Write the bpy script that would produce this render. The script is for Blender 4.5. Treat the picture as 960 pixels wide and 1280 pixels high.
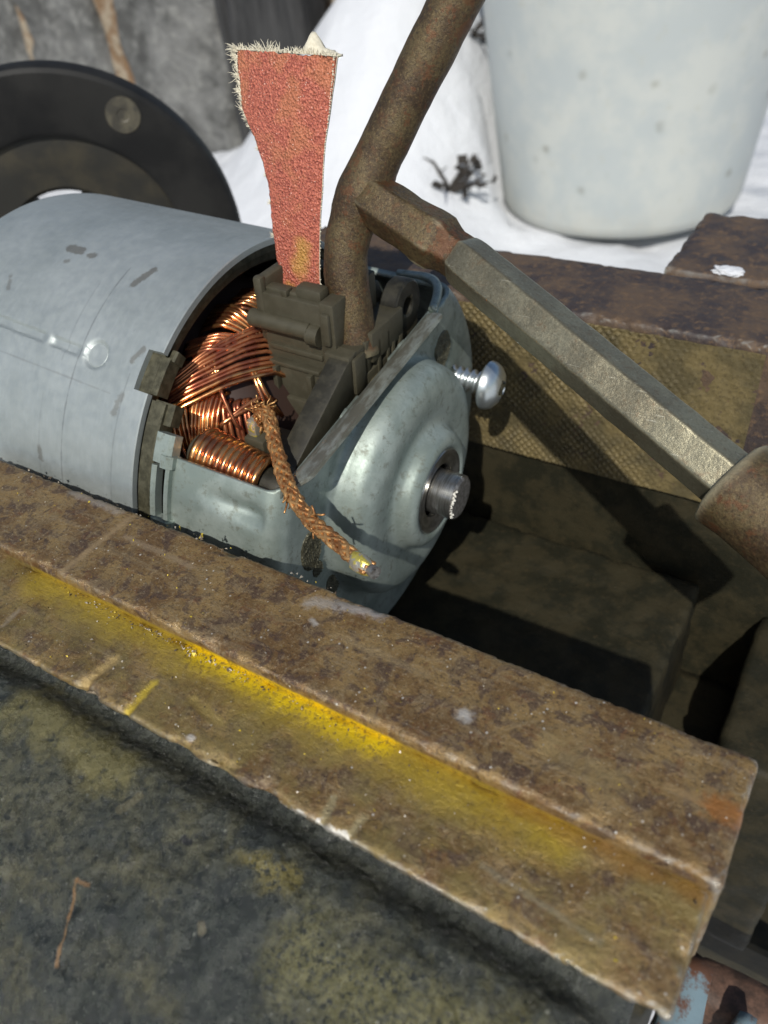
import bpy, bmesh, math, random
import numpy as np
from mathutils import Vector, Matrix, noise as mn
rad = math.radians
random.seed(7)
for o in list(bpy.data.objects): bpy.data.objects.remove(o)
SC = bpy.context.scene
C = SC.collection
U = 0.00125                       # one modelling unit in metres; jaw tops lie at z = 0

# ---------------------------------------------------------------- camera
def nz(v): v = np.asarray(v, float); return v/np.linalg.norm(v)
F = 990.1
aX = -nz([-1381.3-480, 27.5-640, F]); aY = nz([1317-480, -303-640, F]); aY = nz(aY-aX*(aX@aY)); aZ = np.cross(aX, aY)
RW = np.stack([aX, aY, aZ])
CAM = np.array([0, 0, 61.])
cd = bpy.data.cameras.new('camera'); cam = bpy.data.objects.new('camera', cd); C.objects.link(cam)
r_, u_, b_ = RW[:, 0], -RW[:, 1], -RW[:, 2]
M = Matrix([[r_[i], u_[i], b_[i], CAM[i]*U] for i in range(3)] + [[0, 0, 0, 1]])
cam.matrix_world = M
cd.sensor_fit = 'HORIZONTAL'; cd.sensor_width = 36; cd.lens = F/960*36
cd.clip_start = 0.005; cd.clip_end = 200
cd.dof.use_dof = True; cd.dof.focus_distance = 92*U; cd.dof.aperture_fstop = cd.lens/.9
SC.camera = cam

# ---------------------------------------------------------------- sky, sun, exposure
SUN = nz([0.25, -0.665, 0.705])      # direction towards the sun
w = bpy.data.worlds.new('World'); SC.world = w; w.use_nodes = True
wn = w.node_tree.nodes; wl = w.node_tree.links
sky = wn.new('ShaderNodeTexSky'); sky.sky_type = 'NISHITA'; sky.sun_disc = False
sky.sun_elevation = math.asin(SUN[2]); sky.sun_rotation = math.atan2(SUN[0], SUN[1])
wl.new(sky.outputs[0], wn['Background'].inputs[0]); wn['Background'].inputs[1].default_value = 0.09
sl = bpy.data.lights.new('sun', 'SUN'); sl.energy = 3.9; sl.angle = rad(0.6); sl.color = (1, .965, .9)
so = bpy.data.objects.new('sun', sl); C.objects.link(so)
so.rotation_euler = Vector(SUN).to_track_quat('Z', 'Y').to_euler(); so.location = (0, -1, 2)
SC.view_settings.view_transform = 'Standard'; SC.view_settings.look = 'None'
SC.view_settings.exposure = 0.0; SC.view_settings.gamma = 1

# ---------------------------------------------------------------- material helpers
class G:
    def __init__(s, name, coord='W'):
        s.m = bpy.data.materials.new(name); s.m.use_nodes = True
        s.t = s.m.node_tree; s.n = s.t.nodes; s.b = s.n['Principled BSDF']
        sc = s.n.new('ShaderNodeVectorMath'); sc.operation = 'SCALE'; sc.inputs[3].default_value = 1/U
        if coord == 'W': s.l(s.n.new('ShaderNodeNewGeometry').outputs['Position'], sc.inputs[0])
        else: s.l(s.n.new('ShaderNodeTexCoord').outputs['Object'], sc.inputs[0])
        s.co = sc.outputs[0]
    def l(s, a, b): s.t.links.new(a, b)
    def put(s, v, i):
        if hasattr(v, 'is_output') or isinstance(v, bpy.types.NodeSocket): s.l(v, i)
        else: i.default_value = v
    def map(s, loc=(0, 0, 0), rot=(0, 0, 0), scale=(1, 1, 1)):
        m = s.n.new('ShaderNodeMapping'); s.l(s.co, m.inputs[0])
        m.inputs[1].default_value = loc; m.inputs[2].default_value = rot; m.inputs[3].default_value = scale
        return m.outputs[0]
    def noise(s, scale, detail=4, rough=.6, dist=0, co=None):
        t = s.n.new('ShaderNodeTexNoise'); s.l(co or s.co, t.inputs['Vector'])
        t.inputs['Scale'].default_value = scale; t.inputs['Detail'].default_value = detail
        t.inputs['Roughness'].default_value = rough; t.inputs['Distortion'].default_value = dist
        return t.outputs[0]
    def voro(s, scale, feat='F1', co=None):
        t = s.n.new('ShaderNodeTexVoronoi'); s.l(co or s.co, t.inputs['Vector']); t.feature = feat
        t.inputs['Scale'].default_value = scale
        return t
    def ramp(s, f, lo, hi, a=0., b=1.):
        t = s.n.new('ShaderNodeMapRange'); s.put(f, t.inputs[0]); t.interpolation_type = 'SMOOTHSTEP'
        for i, v in enumerate((lo, hi, a, b)): t.inputs[1+i].default_value = v
        return t.outputs[0]
    def mix(s, f, a, b):
        t = s.n.new('ShaderNodeMix'); t.data_type = 'RGBA'
        s.put(f, t.inputs[0])
        for v, i in ((a, t.inputs[6]), (b, t.inputs[7])):
            if isinstance(v, tuple): i.default_value = (*v, 1)
            else: s.l(v, i)
        return t.outputs[2]
    def math(s, op, a, b=0.):
        t = s.n.new('ShaderNodeMath'); t.operation = op; s.put(a, t.inputs[0]); s.put(b, t.inputs[1]); t.use_clamp = False
        return t.outputs[0]
    def mul(s, a, b): return s.math('MULTIPLY', a, b)
    def mx(s, a, b): return s.math('MAXIMUM', a, b)
    def xyz(s, co=None):
        t = s.n.new('ShaderNodeSeparateXYZ'); s.l(co or s.co, t.inputs[0]); return t.outputs
    def seg(s, p, q, w, fuzz=.5, nscale=1.2, soft=.5):
        """mask of a streak on the (x,y) plane between p and q, w wide, with a ragged outline"""
        cx, cy = (p[0]+q[0])/2, (p[1]+q[1])/2; L = math.hypot(q[0]-p[0], q[1]-p[1])/2; a = math.atan2(q[1]-p[1], q[0]-p[0])
        ca, sa = math.cos(a), math.sin(a)
        X, Y, Z = s.xyz()
        dx = s.math('SUBTRACT', X, cx); dy = s.math('SUBTRACT', Y, cy)
        tx = s.math('ADD', s.mul(dx, ca), s.mul(dy, sa)); ty = s.math('SUBTRACT', s.mul(dy, ca), s.mul(dx, sa))
        ax = s.math('MAXIMUM', s.math('SUBTRACT', s.math('ABSOLUTE', tx), L), 0)
        dd = s.math('SQRT', s.math('ADD', s.mul(ax, ax), s.mul(ty, ty)))
        nn = s.mul(s.math('SUBTRACT', s.noise(nscale, 3), .5), fuzz*4)
        dd = s.math('ADD', dd, nn)
        return s.ramp(dd, w/2+soft*.5, max(0, w/2-soft*.5), 0, 1)
    def point(s, lo, hi):
        g = s.n.new('ShaderNodeNewGeometry'); return s.ramp(g.outputs['Pointiness'], lo, hi)
    def bump(s, h, strength=.5, dist=.3):
        t = s.n.new('ShaderNodeBump'); s.l(h, t.inputs['Height']); t.inputs['Strength'].default_value = strength
        t.inputs['Distance'].default_value = dist*U
        if s.b.inputs['Normal'].links: s.l(s.b.inputs['Normal'].links[0].from_socket, t.inputs['Normal'])
        s.l(t.outputs[0], s.b.inputs['Normal']); return s
    def out(s, col, rough=.5, metal=0., spec=.5):
        if isinstance(col, tuple): s.b.inputs['Base Color'].default_value = (*col, 1)
        else: s.l(col, s.b.inputs['Base Color'])
        s.put(rough, s.b.inputs['Roughness']); s.put(metal, s.b.inputs['Metallic'])
        s.b.inputs['Specular IOR Level'].default_value = spec
        return s.m

MAT = {}
def scr3(g): return g.ramp(g.noise(1., 3, .6, co=g.map(rot=(.4, .3, .6), scale=(.08, 4, 4))), .66, .7)
def mats():
    # --- rusty brown jaw steel with yellow chalk, dust and scratches
    g = G('jaw_steel'); n1 = g.noise(.16, 6, .65); n2 = g.noise(.42, 5, .62, .6); n3 = g.noise(1.9, 5, .8); n4 = g.noise(.3, 5, .6, 1.5)
    st = g.noise(.5, 5, .7, co=g.map(rot=(0, 0, .12), scale=(.18, 1.6, 1)))
    def scr(rot, sx=.05, sy=4.5, lo=.69, hi=.73, sc=1.): return g.ramp(g.noise(sc, 3, .6, co=g.map(rot=(0, 0, rot), scale=(sx, sy, 1))), lo, hi)
    c = g.mix(g.ramp(n1, .4, .6), (.165, .094, .036), (.29, .19, .075))
    c = g.mix(g.mul(g.ramp(n2, .5, .58), .7), c, (.072, .046, .038))
    c = g.mix(g.mul(g.ramp(n4, .53, .56), .5), c, (.25, .175, .085))
    c = g.mix(g.mul(g.ramp(g.noise(.45, 6, .75), .57, .6), .55), c, (.17, .075, .03))
    c = g.mix(g.mul(g.ramp(st, .56, .62), .4), c, (.27, .2, .115))
    for rt, k in ((.25, .5), (-1.0, .4), (1.35, .35), (-.35, .45)): c = g.mix(g.mul(scr(rt), k), c, (.36, .29, .19))
    c = g.mix(g.mul(g.ramp(n3, .54, .62), .6), c, (.34, .26, .15))
    c = g.mix(g.mul(g.ramp(n3, .455, .39), .6), c, (.045, .032, .024))
    for sc_, th_, cc in ((1.6, .16, (.42, .35, .24)), (2.4, .2, (.02, .015, .012))):
        sp = g.mul(g.math('LESS_THAN', g.voro(sc_).outputs[0], th_), g.ramp(g.noise(.3*sc_, 2), .47, .54)); c = g.mix(g.mul(sp, .45), c, cc)
    wsp = g.mul(g.math('LESS_THAN', g.voro(.8).outputs[0], .1), g.ramp(g.noise(.3, 3), .5, .56)); c = g.mix(g.mul(wsp, .8), c, (.6, .57, .5))
    X, Y, Z = g.xyz()
    # olive-yellow dust worn into the lower ledge, pure yellow chalk against the step
    n3b = n3
    ledge = g.ramp(Z, -1.0, -1.5)
    dust = g.mul(ledge, g.ramp(g.noise(.22, 5, .65), .35, .62))
    c = g.mix(g.mul(g.mul(dust, g.ramp(n3, .3, .55, .5, 1)), .65), c, (.24, .185, .055))
    yz2 = g.seg((-74, 32.3), (-10, 32.0), 3.4, 1.3, .25, 6)
    c = g.mix(g.mul(g.mul(g.mul(yz2, ledge), g.ramp(n3, .3, .6, .5, 1)), .8), c, (.46, .32, .025))
    yz = g.seg((-50, 32.5), (-27, 32.0), 1.5, .7, .5, 3.4)
    c = g.mix(g.mul(g.mul(yz, ledge), g.ramp(n3, .4, .52, .1, 1)), c, (.76, .53, .008))
    or_ = g.seg((-14, 32.2), (2, 32.2), 1.4, .6, .5, 1.4)
    c = g.mix(g.mul(g.mul(or_, ledge), .6), c, (.28, .15, .03))
    top = g.math('SUBTRACT', 1., ledge)
    for p, q, wd, col, k, lv in [((-70.9, 44.6), (-71.2, 33.2), .9, (.34, .235, .12), .9, 1), ((-68.8, 41.0), (-57.5, 40.8), .7, (.34, .25, .15), .65, 1),
                             ((-37, 39.9), (-26.5, 39.7), .9, (.34, .25, .13), .5, 1), ((-3.2, 39.1), (2.4, 38.9), .7, (.36, .24, .11), .75, 1), ((0.6, 39.0), (2.6, 39.0), 2.0, (.33, .13, .03), .85, 1),
                             ((-21.4, 37.4), (-20.8, 37.3), 1.0, (.5, .47, .42), .85, 1), ((-42, 42.4), (-39.5, 43.4), 1.4, (.45, .42, .38), .6, 1), ((-38.5, 43.6), (-34.5, 44.3), 1.2, (.5, .48, .46), .6, 1),
                             ((-82, 44.2), (-73, 44.1), 1.0, (.4, .36, .31), .5, 1), ((-40.6, 40.4), (-39.8, 40.2), .5, (.5, .47, .42), .7, 1), ((-13, 38), (-7, 37.4), 2.4, (.34, .25, .11), .5, 1), ((-1.5, 35.2), (1.2, 33), .8, (.3, .19, .07), .6, 1),
                             ((-46.2, 27.5), (-41.8, 26.7), 1.0, (.33, .24, .07), .7, 0), ((-58, 22.9), (-57.2, 27.5), 1.0, (.42, .30, .12), .85, 0), ((-51.1, 23), (-51.2, 27.2), .8, (.55, .40, .05), .9, 0),
                             ((-27.4, 23), (-27.7, 25.5), .7, (.33, .28, .15), .7, 0), ((-24.8, 23.2), (-24.5, 25.2), .6, (.33, .28, .15), .7, 0), ((-72.6, 25), (-72.8, 27.3), .6, (.36, .29, .2), .6, 0),
                             ((-14, 26.5), (-4, 25.5), .5, (.3, .27, .18), .4, 0), ((-43.5, 24.2), (-43.1, 24.1), .5, (.5, .46, .4), .8, 0)]:
        c = g.mix(g.mul(g.mul(g.mul(g.seg(p, q, wd, wd*.38, 1.3, wd*.9), k), g.ramp(n3, .2, .45, .55, 1)), top if lv else ledge), c, col)
    wht = g.mx(g.seg((-31.6, 22.8), (-29.6, 22.7), .7, .5, .9, .25), g.seg((-27.6, 22.9), (-24.8, 22.9), .9, .5, .9, .25))
    c = g.mix(g.mul(wht, .9), c, (.68, .65, .58))
    ed = g.mul(g.point(.525, .58), g.mul(g.ramp(g.noise(.28, 4), .4, .56), g.ramp(X, -45, -12, .35, 1)))
    c = g.mix(g.mul(ed, .75), c, (.5, .48, .42))
    g.bump(n3, .45, .4).bump(n2, .3, .6).bump(st, .2, .5)
    MAT['jaw'] = g.out(c, g.ramp(g.math('SUBTRACT', n2, g.mul(ed, .3)), .2, .8, .26, .5), g.math('ADD', .4, g.mul(ed, .55)))
    # --- dark painted casting with olive dust
    g = G('casting_paint'); n1 = g.noise(.12, 6, .65, .4); n2 = g.noise(.8, 7, .75); n3 = g.noise(2.0, 5, .8); v = g.voro(1.1)
    c = g.mix(g.ramp(n2, .35, .7), (.013, .017, .014), (.046, .053, .04))
    X, Y, Z = g.xyz()
    lip_shade_fade = g.ramp(Y, 25, 19)  # less olive dust near the lip, which also paints in the lip's shade
    c = g.mix(g.mul(g.mul(g.ramp(n1, .42, .62), g.ramp(n2, .3, .6)), g.math('ADD', .05, g.mul(lip_shade_fade, .5))), c, (.14, .125, .055))
    c = g.mix(g.mul(g.ramp(n3, .56, .64), .45), c, (.12, .125, .1)); c = g.mix(g.mul(g.ramp(n3, .45, .38), .7), c, (.01, .012, .01))
    olv = g.seg((-64, 20), (-50, 19), 5, 1.6, .35, 3)
    c = g.mix(g.mul(g.mul(olv, g.ramp(n2, .3, .52)), .8), c, (.17, .145, .045))
    olv = g.seg((-33, 18.3), (-28, 18.4), 1.6, 1.4, .5, 2)
    c = g.mix(g.mul(g.mul(olv, g.ramp(n3, .4, .55)), .75), c, (.26, .21, .05))
    olv = g.seg((-24, 14), (-6, 17), 5, 2.2, .3, 6)
    c = g.mix(g.mul(g.mul(olv, g.ramp(n3, .4, .55)), .7), c, (.2, .18, .065))
    c = g.mix(g.mul(g.ramp(n3, .64, .73), .7), c, (.26, .26, .21))
    for sc_, th_, k in ((1.3, .1, .5), (.55, .08, .5)):
        sp = g.mul(g.math('LESS_THAN', g.voro(sc_).outputs[0], th_), g.ramp(g.noise(.35*sc_, 2), .48, .54)); c = g.mix(g.mul(sp, k), c, (.34, .34, .28))
    for p, q, wd, col, k in [((-43.5, 4.4), (-46, 10), .3, (.3, .17, .07), .8), ((-46, 10), (-44.6, 10.2), .28, (.3, .17, .07), .8), ((-46.5, 16.5), (-45.6, 18.2), .9, (.18, .155, .08), .5),
                             ((-39, 17.2), (-38.4, 17.2), .7, (.01, .01, .01), .9), ((-33, 12.5), (-32.7, 12.2), .7, (.2, .17, .1), .55), ((-24.5, 8), (-24, 6), .4, (.2, .19, .14), .6)]:
        c = g.mix(g.mul(g.seg(p, q, wd, .12, 1.8, .25), k), c, col)
    g.bump(v.outputs[0], .35, .5).bump(n2, .6, .9).bump(n3, .6, .4)
    MAT['cast'] = g.out(c, g.ramp(n2, .3, .7, .17, .36), .2, .9)
    # --- oily iron in the channel, its colour darkened for the weak light there
    g = G('dimmed_oily_iron'); n1 = g.noise(.15, 6, .65); n2 = g.noise(.9, 5, .7); n3 = g.noise(2.0, 4, .8)
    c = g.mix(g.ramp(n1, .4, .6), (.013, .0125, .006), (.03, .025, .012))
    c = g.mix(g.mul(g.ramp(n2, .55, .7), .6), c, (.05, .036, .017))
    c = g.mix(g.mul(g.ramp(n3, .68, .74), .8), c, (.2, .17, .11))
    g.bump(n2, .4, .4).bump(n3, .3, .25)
    MAT['oily_dim'] = g.out(c, .62, .0, .3)
    # --- fixed jaw: brown rusty top
    g = G('rust_brown_steel'); n1 = g.noise(.11, 6, .65); n2 = g.noise(.7, 6, .75); n3 = g.noise(2.2, 4, .8)
    c = g.mix(g.ramp(n1, .4, .6), (.045, .034, .032), (.1, .066, .042))
    c = g.mix(g.mul(g.ramp(n2, .5, .65), .7), c, (.17, .105, .055))
    c = g.mix(g.mul(g.ramp(n2, .42, .3), .7), c, (.03, .027, .028))
    ed = g.mul(g.point(.53, .6), g.ramp(g.noise(.5, 4), .38, .55))
    c = g.mix(ed, c, (.3, .3, .27))
    g.bump(n2, .5, .4).bump(n3, .4, .25)
    MAT['rust'] = g.out(c, g.ramp(n2, .3, .7, .5, .7), .1)
    g = G('knurled_face'); n1 = g.noise(.15, 5, .6); n2 = g.noise(1.5, 5, .7)
    c = g.mix(g.ramp(n1, .4, .6), (.1, .08, .037), (.17, .13, .055))
    c = g.mix(g.mul(g.ramp(n2, .5, .68), .7), c, (.06, .045, .022)); g.bump(n2, .5, .3)
    MAT['knurl'] = g.out(c, .6, .15)
    # --- motor case: dull zinc
    g = G('zinc_case', 'O'); n1 = g.noise(.09, 5, .6); n2 = g.noise(.7, 5, .65); n3 = g.noise(7, 3, .7)
    grain = g.noise(1.2, 4, .65, co=g.map(scale=(1.6, .35, .35)))
    c = g.mix(g.ramp(n1, .35, .65), (.335, .37, .362), (.40, .435, .425))
    c = g.mix(g.mul(g.ramp(grain, .45, .7), .15), c, (.5, .54, .55))
    c = g.mix(g.mul(g.ramp(n3, .64, .74), .5), c, (.62, .65, .66))
    X, Y, Z = g.xyz()
    th = g.mul(g.math('ARCTAN2', g.mul(Y, -1), Z), 32.0)                # arc length towards the front
    cb = g.n.new('ShaderNodeCombineXYZ'); g.l(X, cb.inputs[0]); g.l(th, cb.inputs[1]); keep = g.co; g.co = cb.outputs[0]
    for p, q, wd, k in [((-25.6, 8.2), (-23.6, 8.2), 1.7, .75), ((-21.5, 8.6), (-20.7, 8.6), 1.1, .7), ((-9.4, 8.6), (-10.6, 11.6), 1.2, .75), ((-24.5, 10.8), (-24, 10.6), .6, .6),
                        ((-32, 15.5), (-31, 17.5), .6, .5), ((-3.2, 20.3), (-4.2, 22.2), .8, .6), ((-17.5, 38), (-17.2, 39.5), .9, .6), ((-30, 44), (-2, 44), 3, .3), ((-4, 27), (-4.6, 29.5), .9, .5)]:
        c = g.mix(g.mul(g.seg(p, q, wd, .28, 1.3, .4), k), c, (.16, .15, .125))
    for u0, a, b, k in [(-13.2, 9, 60, .55), (-3.8, 24, 60, .35), (-16, 13, 25, .25), (-17.6, 30, 44, .2)]:
        c = g.mix(g.mul(g.seg((u0, a), (u0+.2, b), .22, .1, .5, .22), k), c, (.17, .18, .18))
    c = g.mix(g.mul(g.seg((-60, 25.3), (-6, 27.2), .2, .12, .5, .2), .35), c, (.2, .2, .19))
    g.co = keep
    g.bump(n3, .12, .1).bump(grain, .08, .2)
    MAT['zinc'] = g.out(c, g.ramp(n2, .3, .7, .46, .58), .6, .4)
    # --- end cap: greenish zinc
    g = G('zinc_cap', 'O'); n1 = g.noise(.13, 5, .65); n2 = g.noise(.7, 6, .75); n3 = g.noise(3.0, 4, .8)
    c = g.mix(g.ramp(n1, .4, .62), (.24, .285, .255), (.34, .39, .355))
    c = g.mix(g.mul(g.ramp(n2, .52, .66), .6), c, (.13, .13, .095))
    c = g.mix(g.mul(g.ramp(n3, .62, .75), .5), c, (.12, .12, .1))
    g.bump(n3, .14, .12).bump(n2, .12, .3)
    MAT['cap'] = g.out(c, g.ramp(n2, .3, .7, .42, .56), .5, .4)
    g = G('olive_metal', 'O'); n2 = g.noise(.8, 5, .65); n3 = g.noise(6, 3, .7)
    c = g.mix(g.ramp(n2, .35, .65), (.045, .042, .024), (.1, .093, .058)); c = g.mix(g.mul(g.ramp(n3, .6, .72), .5), c, (.18, .165, .115))
    g.bump(n3, .25, .15); MAT['olive'] = g.out(c, .5, .4)
    g = G('worn_lip', 'O'); n2 = g.noise(.8, 5, .65, co=g.map(scale=(1, .3, 1))); n3 = g.noise(5, 3, .7)
    c = g.mix(g.ramp(n2, .4, .62), (.17, .165, .13), (.3, .32, .28)); ed = g.point(.52, .58); c = g.mix(ed, c, (.5, .5, .46))
    g.bump(n3, .2, .12); MAT['lip'] = g.out(c, .42, .6)
    # --- plastic
    g = G('dusty_plastic', 'O'); n2 = g.noise(.6, 5, .65); n3 = g.noise(2.4, 5, .85)
    c = g.mix(g.ramp(n2, .4, .65), (.011, .0105, .0075), (.026, .024, .016)); c = g.mix(g.mul(g.ramp(n3, .64, .72), .8), c, (.2, .15, .11))
    ed = g.mul(g.point(.52, .58), .5); c = g.mix(ed, c, (.09, .08, .05))
    g.bump(n3, .25, .15); MAT['plastic'] = g.out(c, g.ramp(n2, .3, .7, .45, .62), 0, .35)
    g = G('dirty_plastic', 'O'); n2 = g.noise(.9, 5, .7); c = g.mix(g.ramp(n2, .42, .6), (.03, .028, .017), (.1, .085, .045)); g.bump(n2, .5, .4)
    MAT['grime'] = g.out(c, .7)
    # --- copper
    g = G('copper_wire', 'O'); n2 = g.noise(.35, 3, .6); c = g.mix(g.ramp(n2, .38, .62), (.5, .19, .09), (.85, .42, .16)); MAT['copper'] = g.out(c, .19, .95)
    g = G('enamel_wire', 'O'); n2 = g.noise(.4, 3, .6); c = g.mix(g.ramp(n2, .38, .62), (.33, .1, .055), (.58, .23, .1)); MAT['enamel'] = g.out(c, .24, .8)
    g = G('copper_braid', 'O'); n2 = g.noise(.8, 4, .6); n3 = g.noise(6, 2); c = g.mix(g.ramp(n2, .4, .62), (.34, .15, .055), (.58, .33, .13)); c = g.mix(g.ramp(n3, .6, .7), c, (.8, .55, .22)); MAT['braid'] = g.out(c, .42, .7)
    g = G('solder', 'O'); n2 = g.noise(1.2, 4, .6); c = g.mix(g.ramp(n2, .45, .58), (.42, .39, .33), (.6, .5, .1)); g.bump(n2, .6, .4); MAT['solder'] = g.out(c, .3, .6)
    MAT['armature'] = G('armature_dark', 'O').out((.035, .018, .012), .5, .3)
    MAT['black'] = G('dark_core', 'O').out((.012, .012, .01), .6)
    g = G('turned_steel', 'O'); n2 = g.noise(2, 3, .6, co=g.map(scale=(4, .2, .2))); c = g.mix(g.ramp(n2, .4, .6), (.3, .29, .26), (.5, .49, .46)); n3 = g.noise(3, 3); g.bump(n2, .1, .1); MAT['steel'] = g.out(c, .28, .95)
    g = G('shaft_end_steel', 'O'); n2 = g.noise(1.5, 4, .6); c = g.mix(g.ramp(n2, .4, .6), (.16, .15, .135), (.3, .29, .27)); g.bump(n2, .3, .2); MAT['steel_end'] = g.out(c, .45, .8)
    g = G('screw_zinc', 'O'); n2 = g.noise(1.5, 3); c = g.mix(n2, (.5, .55, .55), (.72, .76, .75)); MAT['screw'] = g.out(c, .32, .9)
    MAT['chip'] = G('white_chip', 'O').bump(G('x').noise(1), 0).out((.7, .68, .6), .5) if False else G('white_chip', 'O').out((.72, .7, .62), .5)
    # --- sandpaper
    g = G('sandpaper_grit', 'O'); v = g.voro(3.2); n1 = g.noise(.18, 4, .6); n3 = g.noise(3.6, 3, .8)
    c = g.mix(g.ramp(n3, .38, .62), (.27, .055, .034), (.6, .175, .105))
    X, Y, Z = g.xyz()
    c = g.mix(g.mul(g.ramp(n1, .48, .62), .35), c, (.5, .22, .08))
    keep = g.co; cb = g.n.new('ShaderNodeCombineXYZ'); g.l(X, cb.inputs[0]); g.l(Z, cb.inputs[1]); g.co = cb.outputs[0]
    c = g.mix(g.mul(g.seg((-2.0, 4.2), (-1.4, 6.4), 2.4, .7, .6, 2), .7), c, (.5, .29, .05)); c = g.mix(g.mul(g.seg((-5, -1), (-3.6, .6), 2.0, .7, .6, 1.6), .75), c, (.55, .3, .05)); g.co = keep
    sp = g.math('LESS_THAN', g.voro(2.4).outputs[0], .16)
    c = g.mix(g.mul(sp, g.ramp(g.noise(.9, 3), .5, .6)), c, (.9, .62, .5))
    g.bump(v.outputs[0], .8, .35).bump(n3, .6, .3); MAT['grit'] = g.out(c, g.ramp(n3, .4, .6, .55, .3), 0, .6)
    g = G('cloth_backing', 'O'); n3 = g.noise(3, 3); c = g.mix(n3, (.45, .4, .28), (.8, .76, .62)); MAT['cloth'] = g.out(c, .9)
    # --- tool
    g = G('tool_patina', 'W'); n1 = g.noise(.17, 5, .65); n2 = g.noise(1.0, 6, .75); n3 = g.noise(2.8, 4, .85)
    c = g.mix(g.ramp(n1, .4, .6), (.055, .034, .016), (.1, .072, .032))
    c = g.mix(g.mul(g.ramp(n2, .5, .66), .6), c, (.1, .04, .017))
    c = g.mix(g.mul(g.ramp(n3, .54, .63), .5), c, (.2, .145, .065))
    c = g.mix(g.mul(g.ramp(n3, .47, .4), .75), c, (.03, .02, .012)); c = g.mix(g.mul(g.ramp(g.noise(.3, 5, .7), .56, .6), .6), c, (.12, .045, .016))
    ed = g.mul(g.point(.52, .58), .8); c = g.mix(ed, c, (.42, .37, .24))
    X, Y, Z = g.xyz()
    g.bump(n3, .4, .25).bump(n2, .4, .4); MAT['tool'] = g.out(c, g.ramp(n2, .3, .7, .36, .55), .4, .5)
    g = G('tool_bar_patina', 'W'); n1 = g.noise(.12, 5, .65); n2 = g.noise(1.0, 6, .75); n3 = g.noise(2.8, 4, .85)
    c = g.mix(g.ramp(n1, .4, .6), (.185, .165, .11), (.25, .23, .155)); c = g.mix(g.mul(g.ramp(n2, .54, .68), .5), c, (.13, .075, .04))
    c = g.mix(g.mul(g.ramp(n3, .53, .62), .25), c, (.38, .35, .25)); c = g.mix(g.mul(g.ramp(n3, .47, .39), .4), c, (.1, .08, .045)); c = g.mix(g.mul(scr3(g), .5), c, (.5, .47, .36))
    ed = g.mul(g.point(.52, .58), .8); c = g.mix(ed, c, (.5, .46, .32))
    g.bump(n3, .16, .16).bump(n2, .2, .3); MAT['bar'] = g.out(c, g.ramp(n2, .3, .7, .27, .4), .68, .5)
    # --- background
    g = G('black_enamel'); n1 = g.noise(.06, 5, .6); n3 = g.noise(1.2, 4, .7); c = g.mix(g.ramp(n1, .4, .65), (.009, .009, .0088), (.018, .0175, .016)); c = g.mix(g.mul(g.ramp(n3, .62, .75), .4), c, (.045, .042, .035)); MAT['wheel'] = g.out(c, .6, 0, .25)
    g = G('dusty_olive_black'); n1 = g.noise(.08, 5, .6); c = g.mix(g.ramp(n1, .4, .65), (.014, .013, .009), (.035, .029, .016)); MAT['web'] = g.out(c, .6)
    g = G('wheel_mark'); n1 = g.noise(.3, 4, .6); c = g.mix(g.ramp(n1, .4, .6), (.04, .036, .026), (.085, .075, .05)); MAT['mark'] = g.out(c, .55)
    g = G('stone'); n1 = g.noise(.008, 6, .65); n2 = g.noise(.05, 6, .7); c = g.mix(g.ramp(n1, .35, .65), (.06, .06, .056), (.2, .2, .19)); c = g.mix(g.mul(g.ramp(n2, .5, .65), .6), c, (.27, .27, .25)); c = g.mix(g.mul(g.ramp(n2, .45, .3), .6), c, (.04, .04, .035))
    g.bump(n2, .8, 12); MAT['stone'] = g.out(c, .85)
    g = G('rusty_mortar'); n2 = g.noise(.04, 5, .7); c = g.mix(g.ramp(n2, .4, .6), (.17, .1, .05), (.3, .25, .18)); g.bump(n2, .8, 10); MAT['mortar'] = g.out(c, .9)
    g = G('tarred_wood'); n2 = g.noise(.05, 5, .7, co=g.map(scale=(1, 1, .12))); c = g.mix(g.ramp(n2, .35, .65), (.012, .012, .012), (.045, .044, .043)); g.bump(n2, .6, 6); MAT['wood'] = g.out(c, .8)
    g = G('snow'); n2 = g.noise(.02, 6, .6); n3 = g.noise(.3, 4, .7); c = g.mix(n2, (.56, .58, .605), (.64, .65, .665)); g.bump(n2, .6, 12).bump(n3, .4, 1.5); MAT['snow'] = g.out(c, .65, 0, .3)
    g = G('bucket_plastic'); n1 = g.noise(.02, 5, .65); n2 = g.noise(.09, 5, .7); X, Y, Z = g.xyz()
    c = g.mix(g.ramp(n1, .4, .65), (.40, .43, .42), (.47, .485, .45)); c = g.mix(g.mul(g.ramp(n2, .56, .7), .45), c, (.40, .40, .34))
    c = g.mix(g.mul(g.ramp(g.math('ADD', Z, g.mul(n2, 80)), -165, -215), .4), c, (.42, .38, .3))
    sp = g.mul(g.ramp(g.math('ADD', g.voro(.03).outputs[0], g.mul(g.noise(.05, 3), .35)), .36, .2), g.ramp(g.noise(.013, 2), .42, .56)); c = g.mix(g.mul(sp, .6), c, (.2, .19, .15)); MAT['bucket'] = g.out(c, .5)
    MAT['cream'] = G('cream_plastic').out((.75, .7, .58), .5)
    g = G('chipped_blue_paint'); n2 = g.noise(.12, 5, .7); c = g.mix(g.ramp(n2, .45, .56), (.17, .24, .27), (.12, .055, .03)); g.bump(n2, .4, .5); MAT['blue'] = g.out(c, .55)
    g = G('rusty_iron'); n2 = g.noise(.2, 5, .7); c = g.mix(g.ramp(n2, .4, .6), (.05, .028, .018), (.13, .07, .045)); g.bump(n2, .5, .5); MAT['rail'] = g.out(c, .65)
    MAT['soil'] = G('dry_bark').out((.03, .025, .02), .9)
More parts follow.
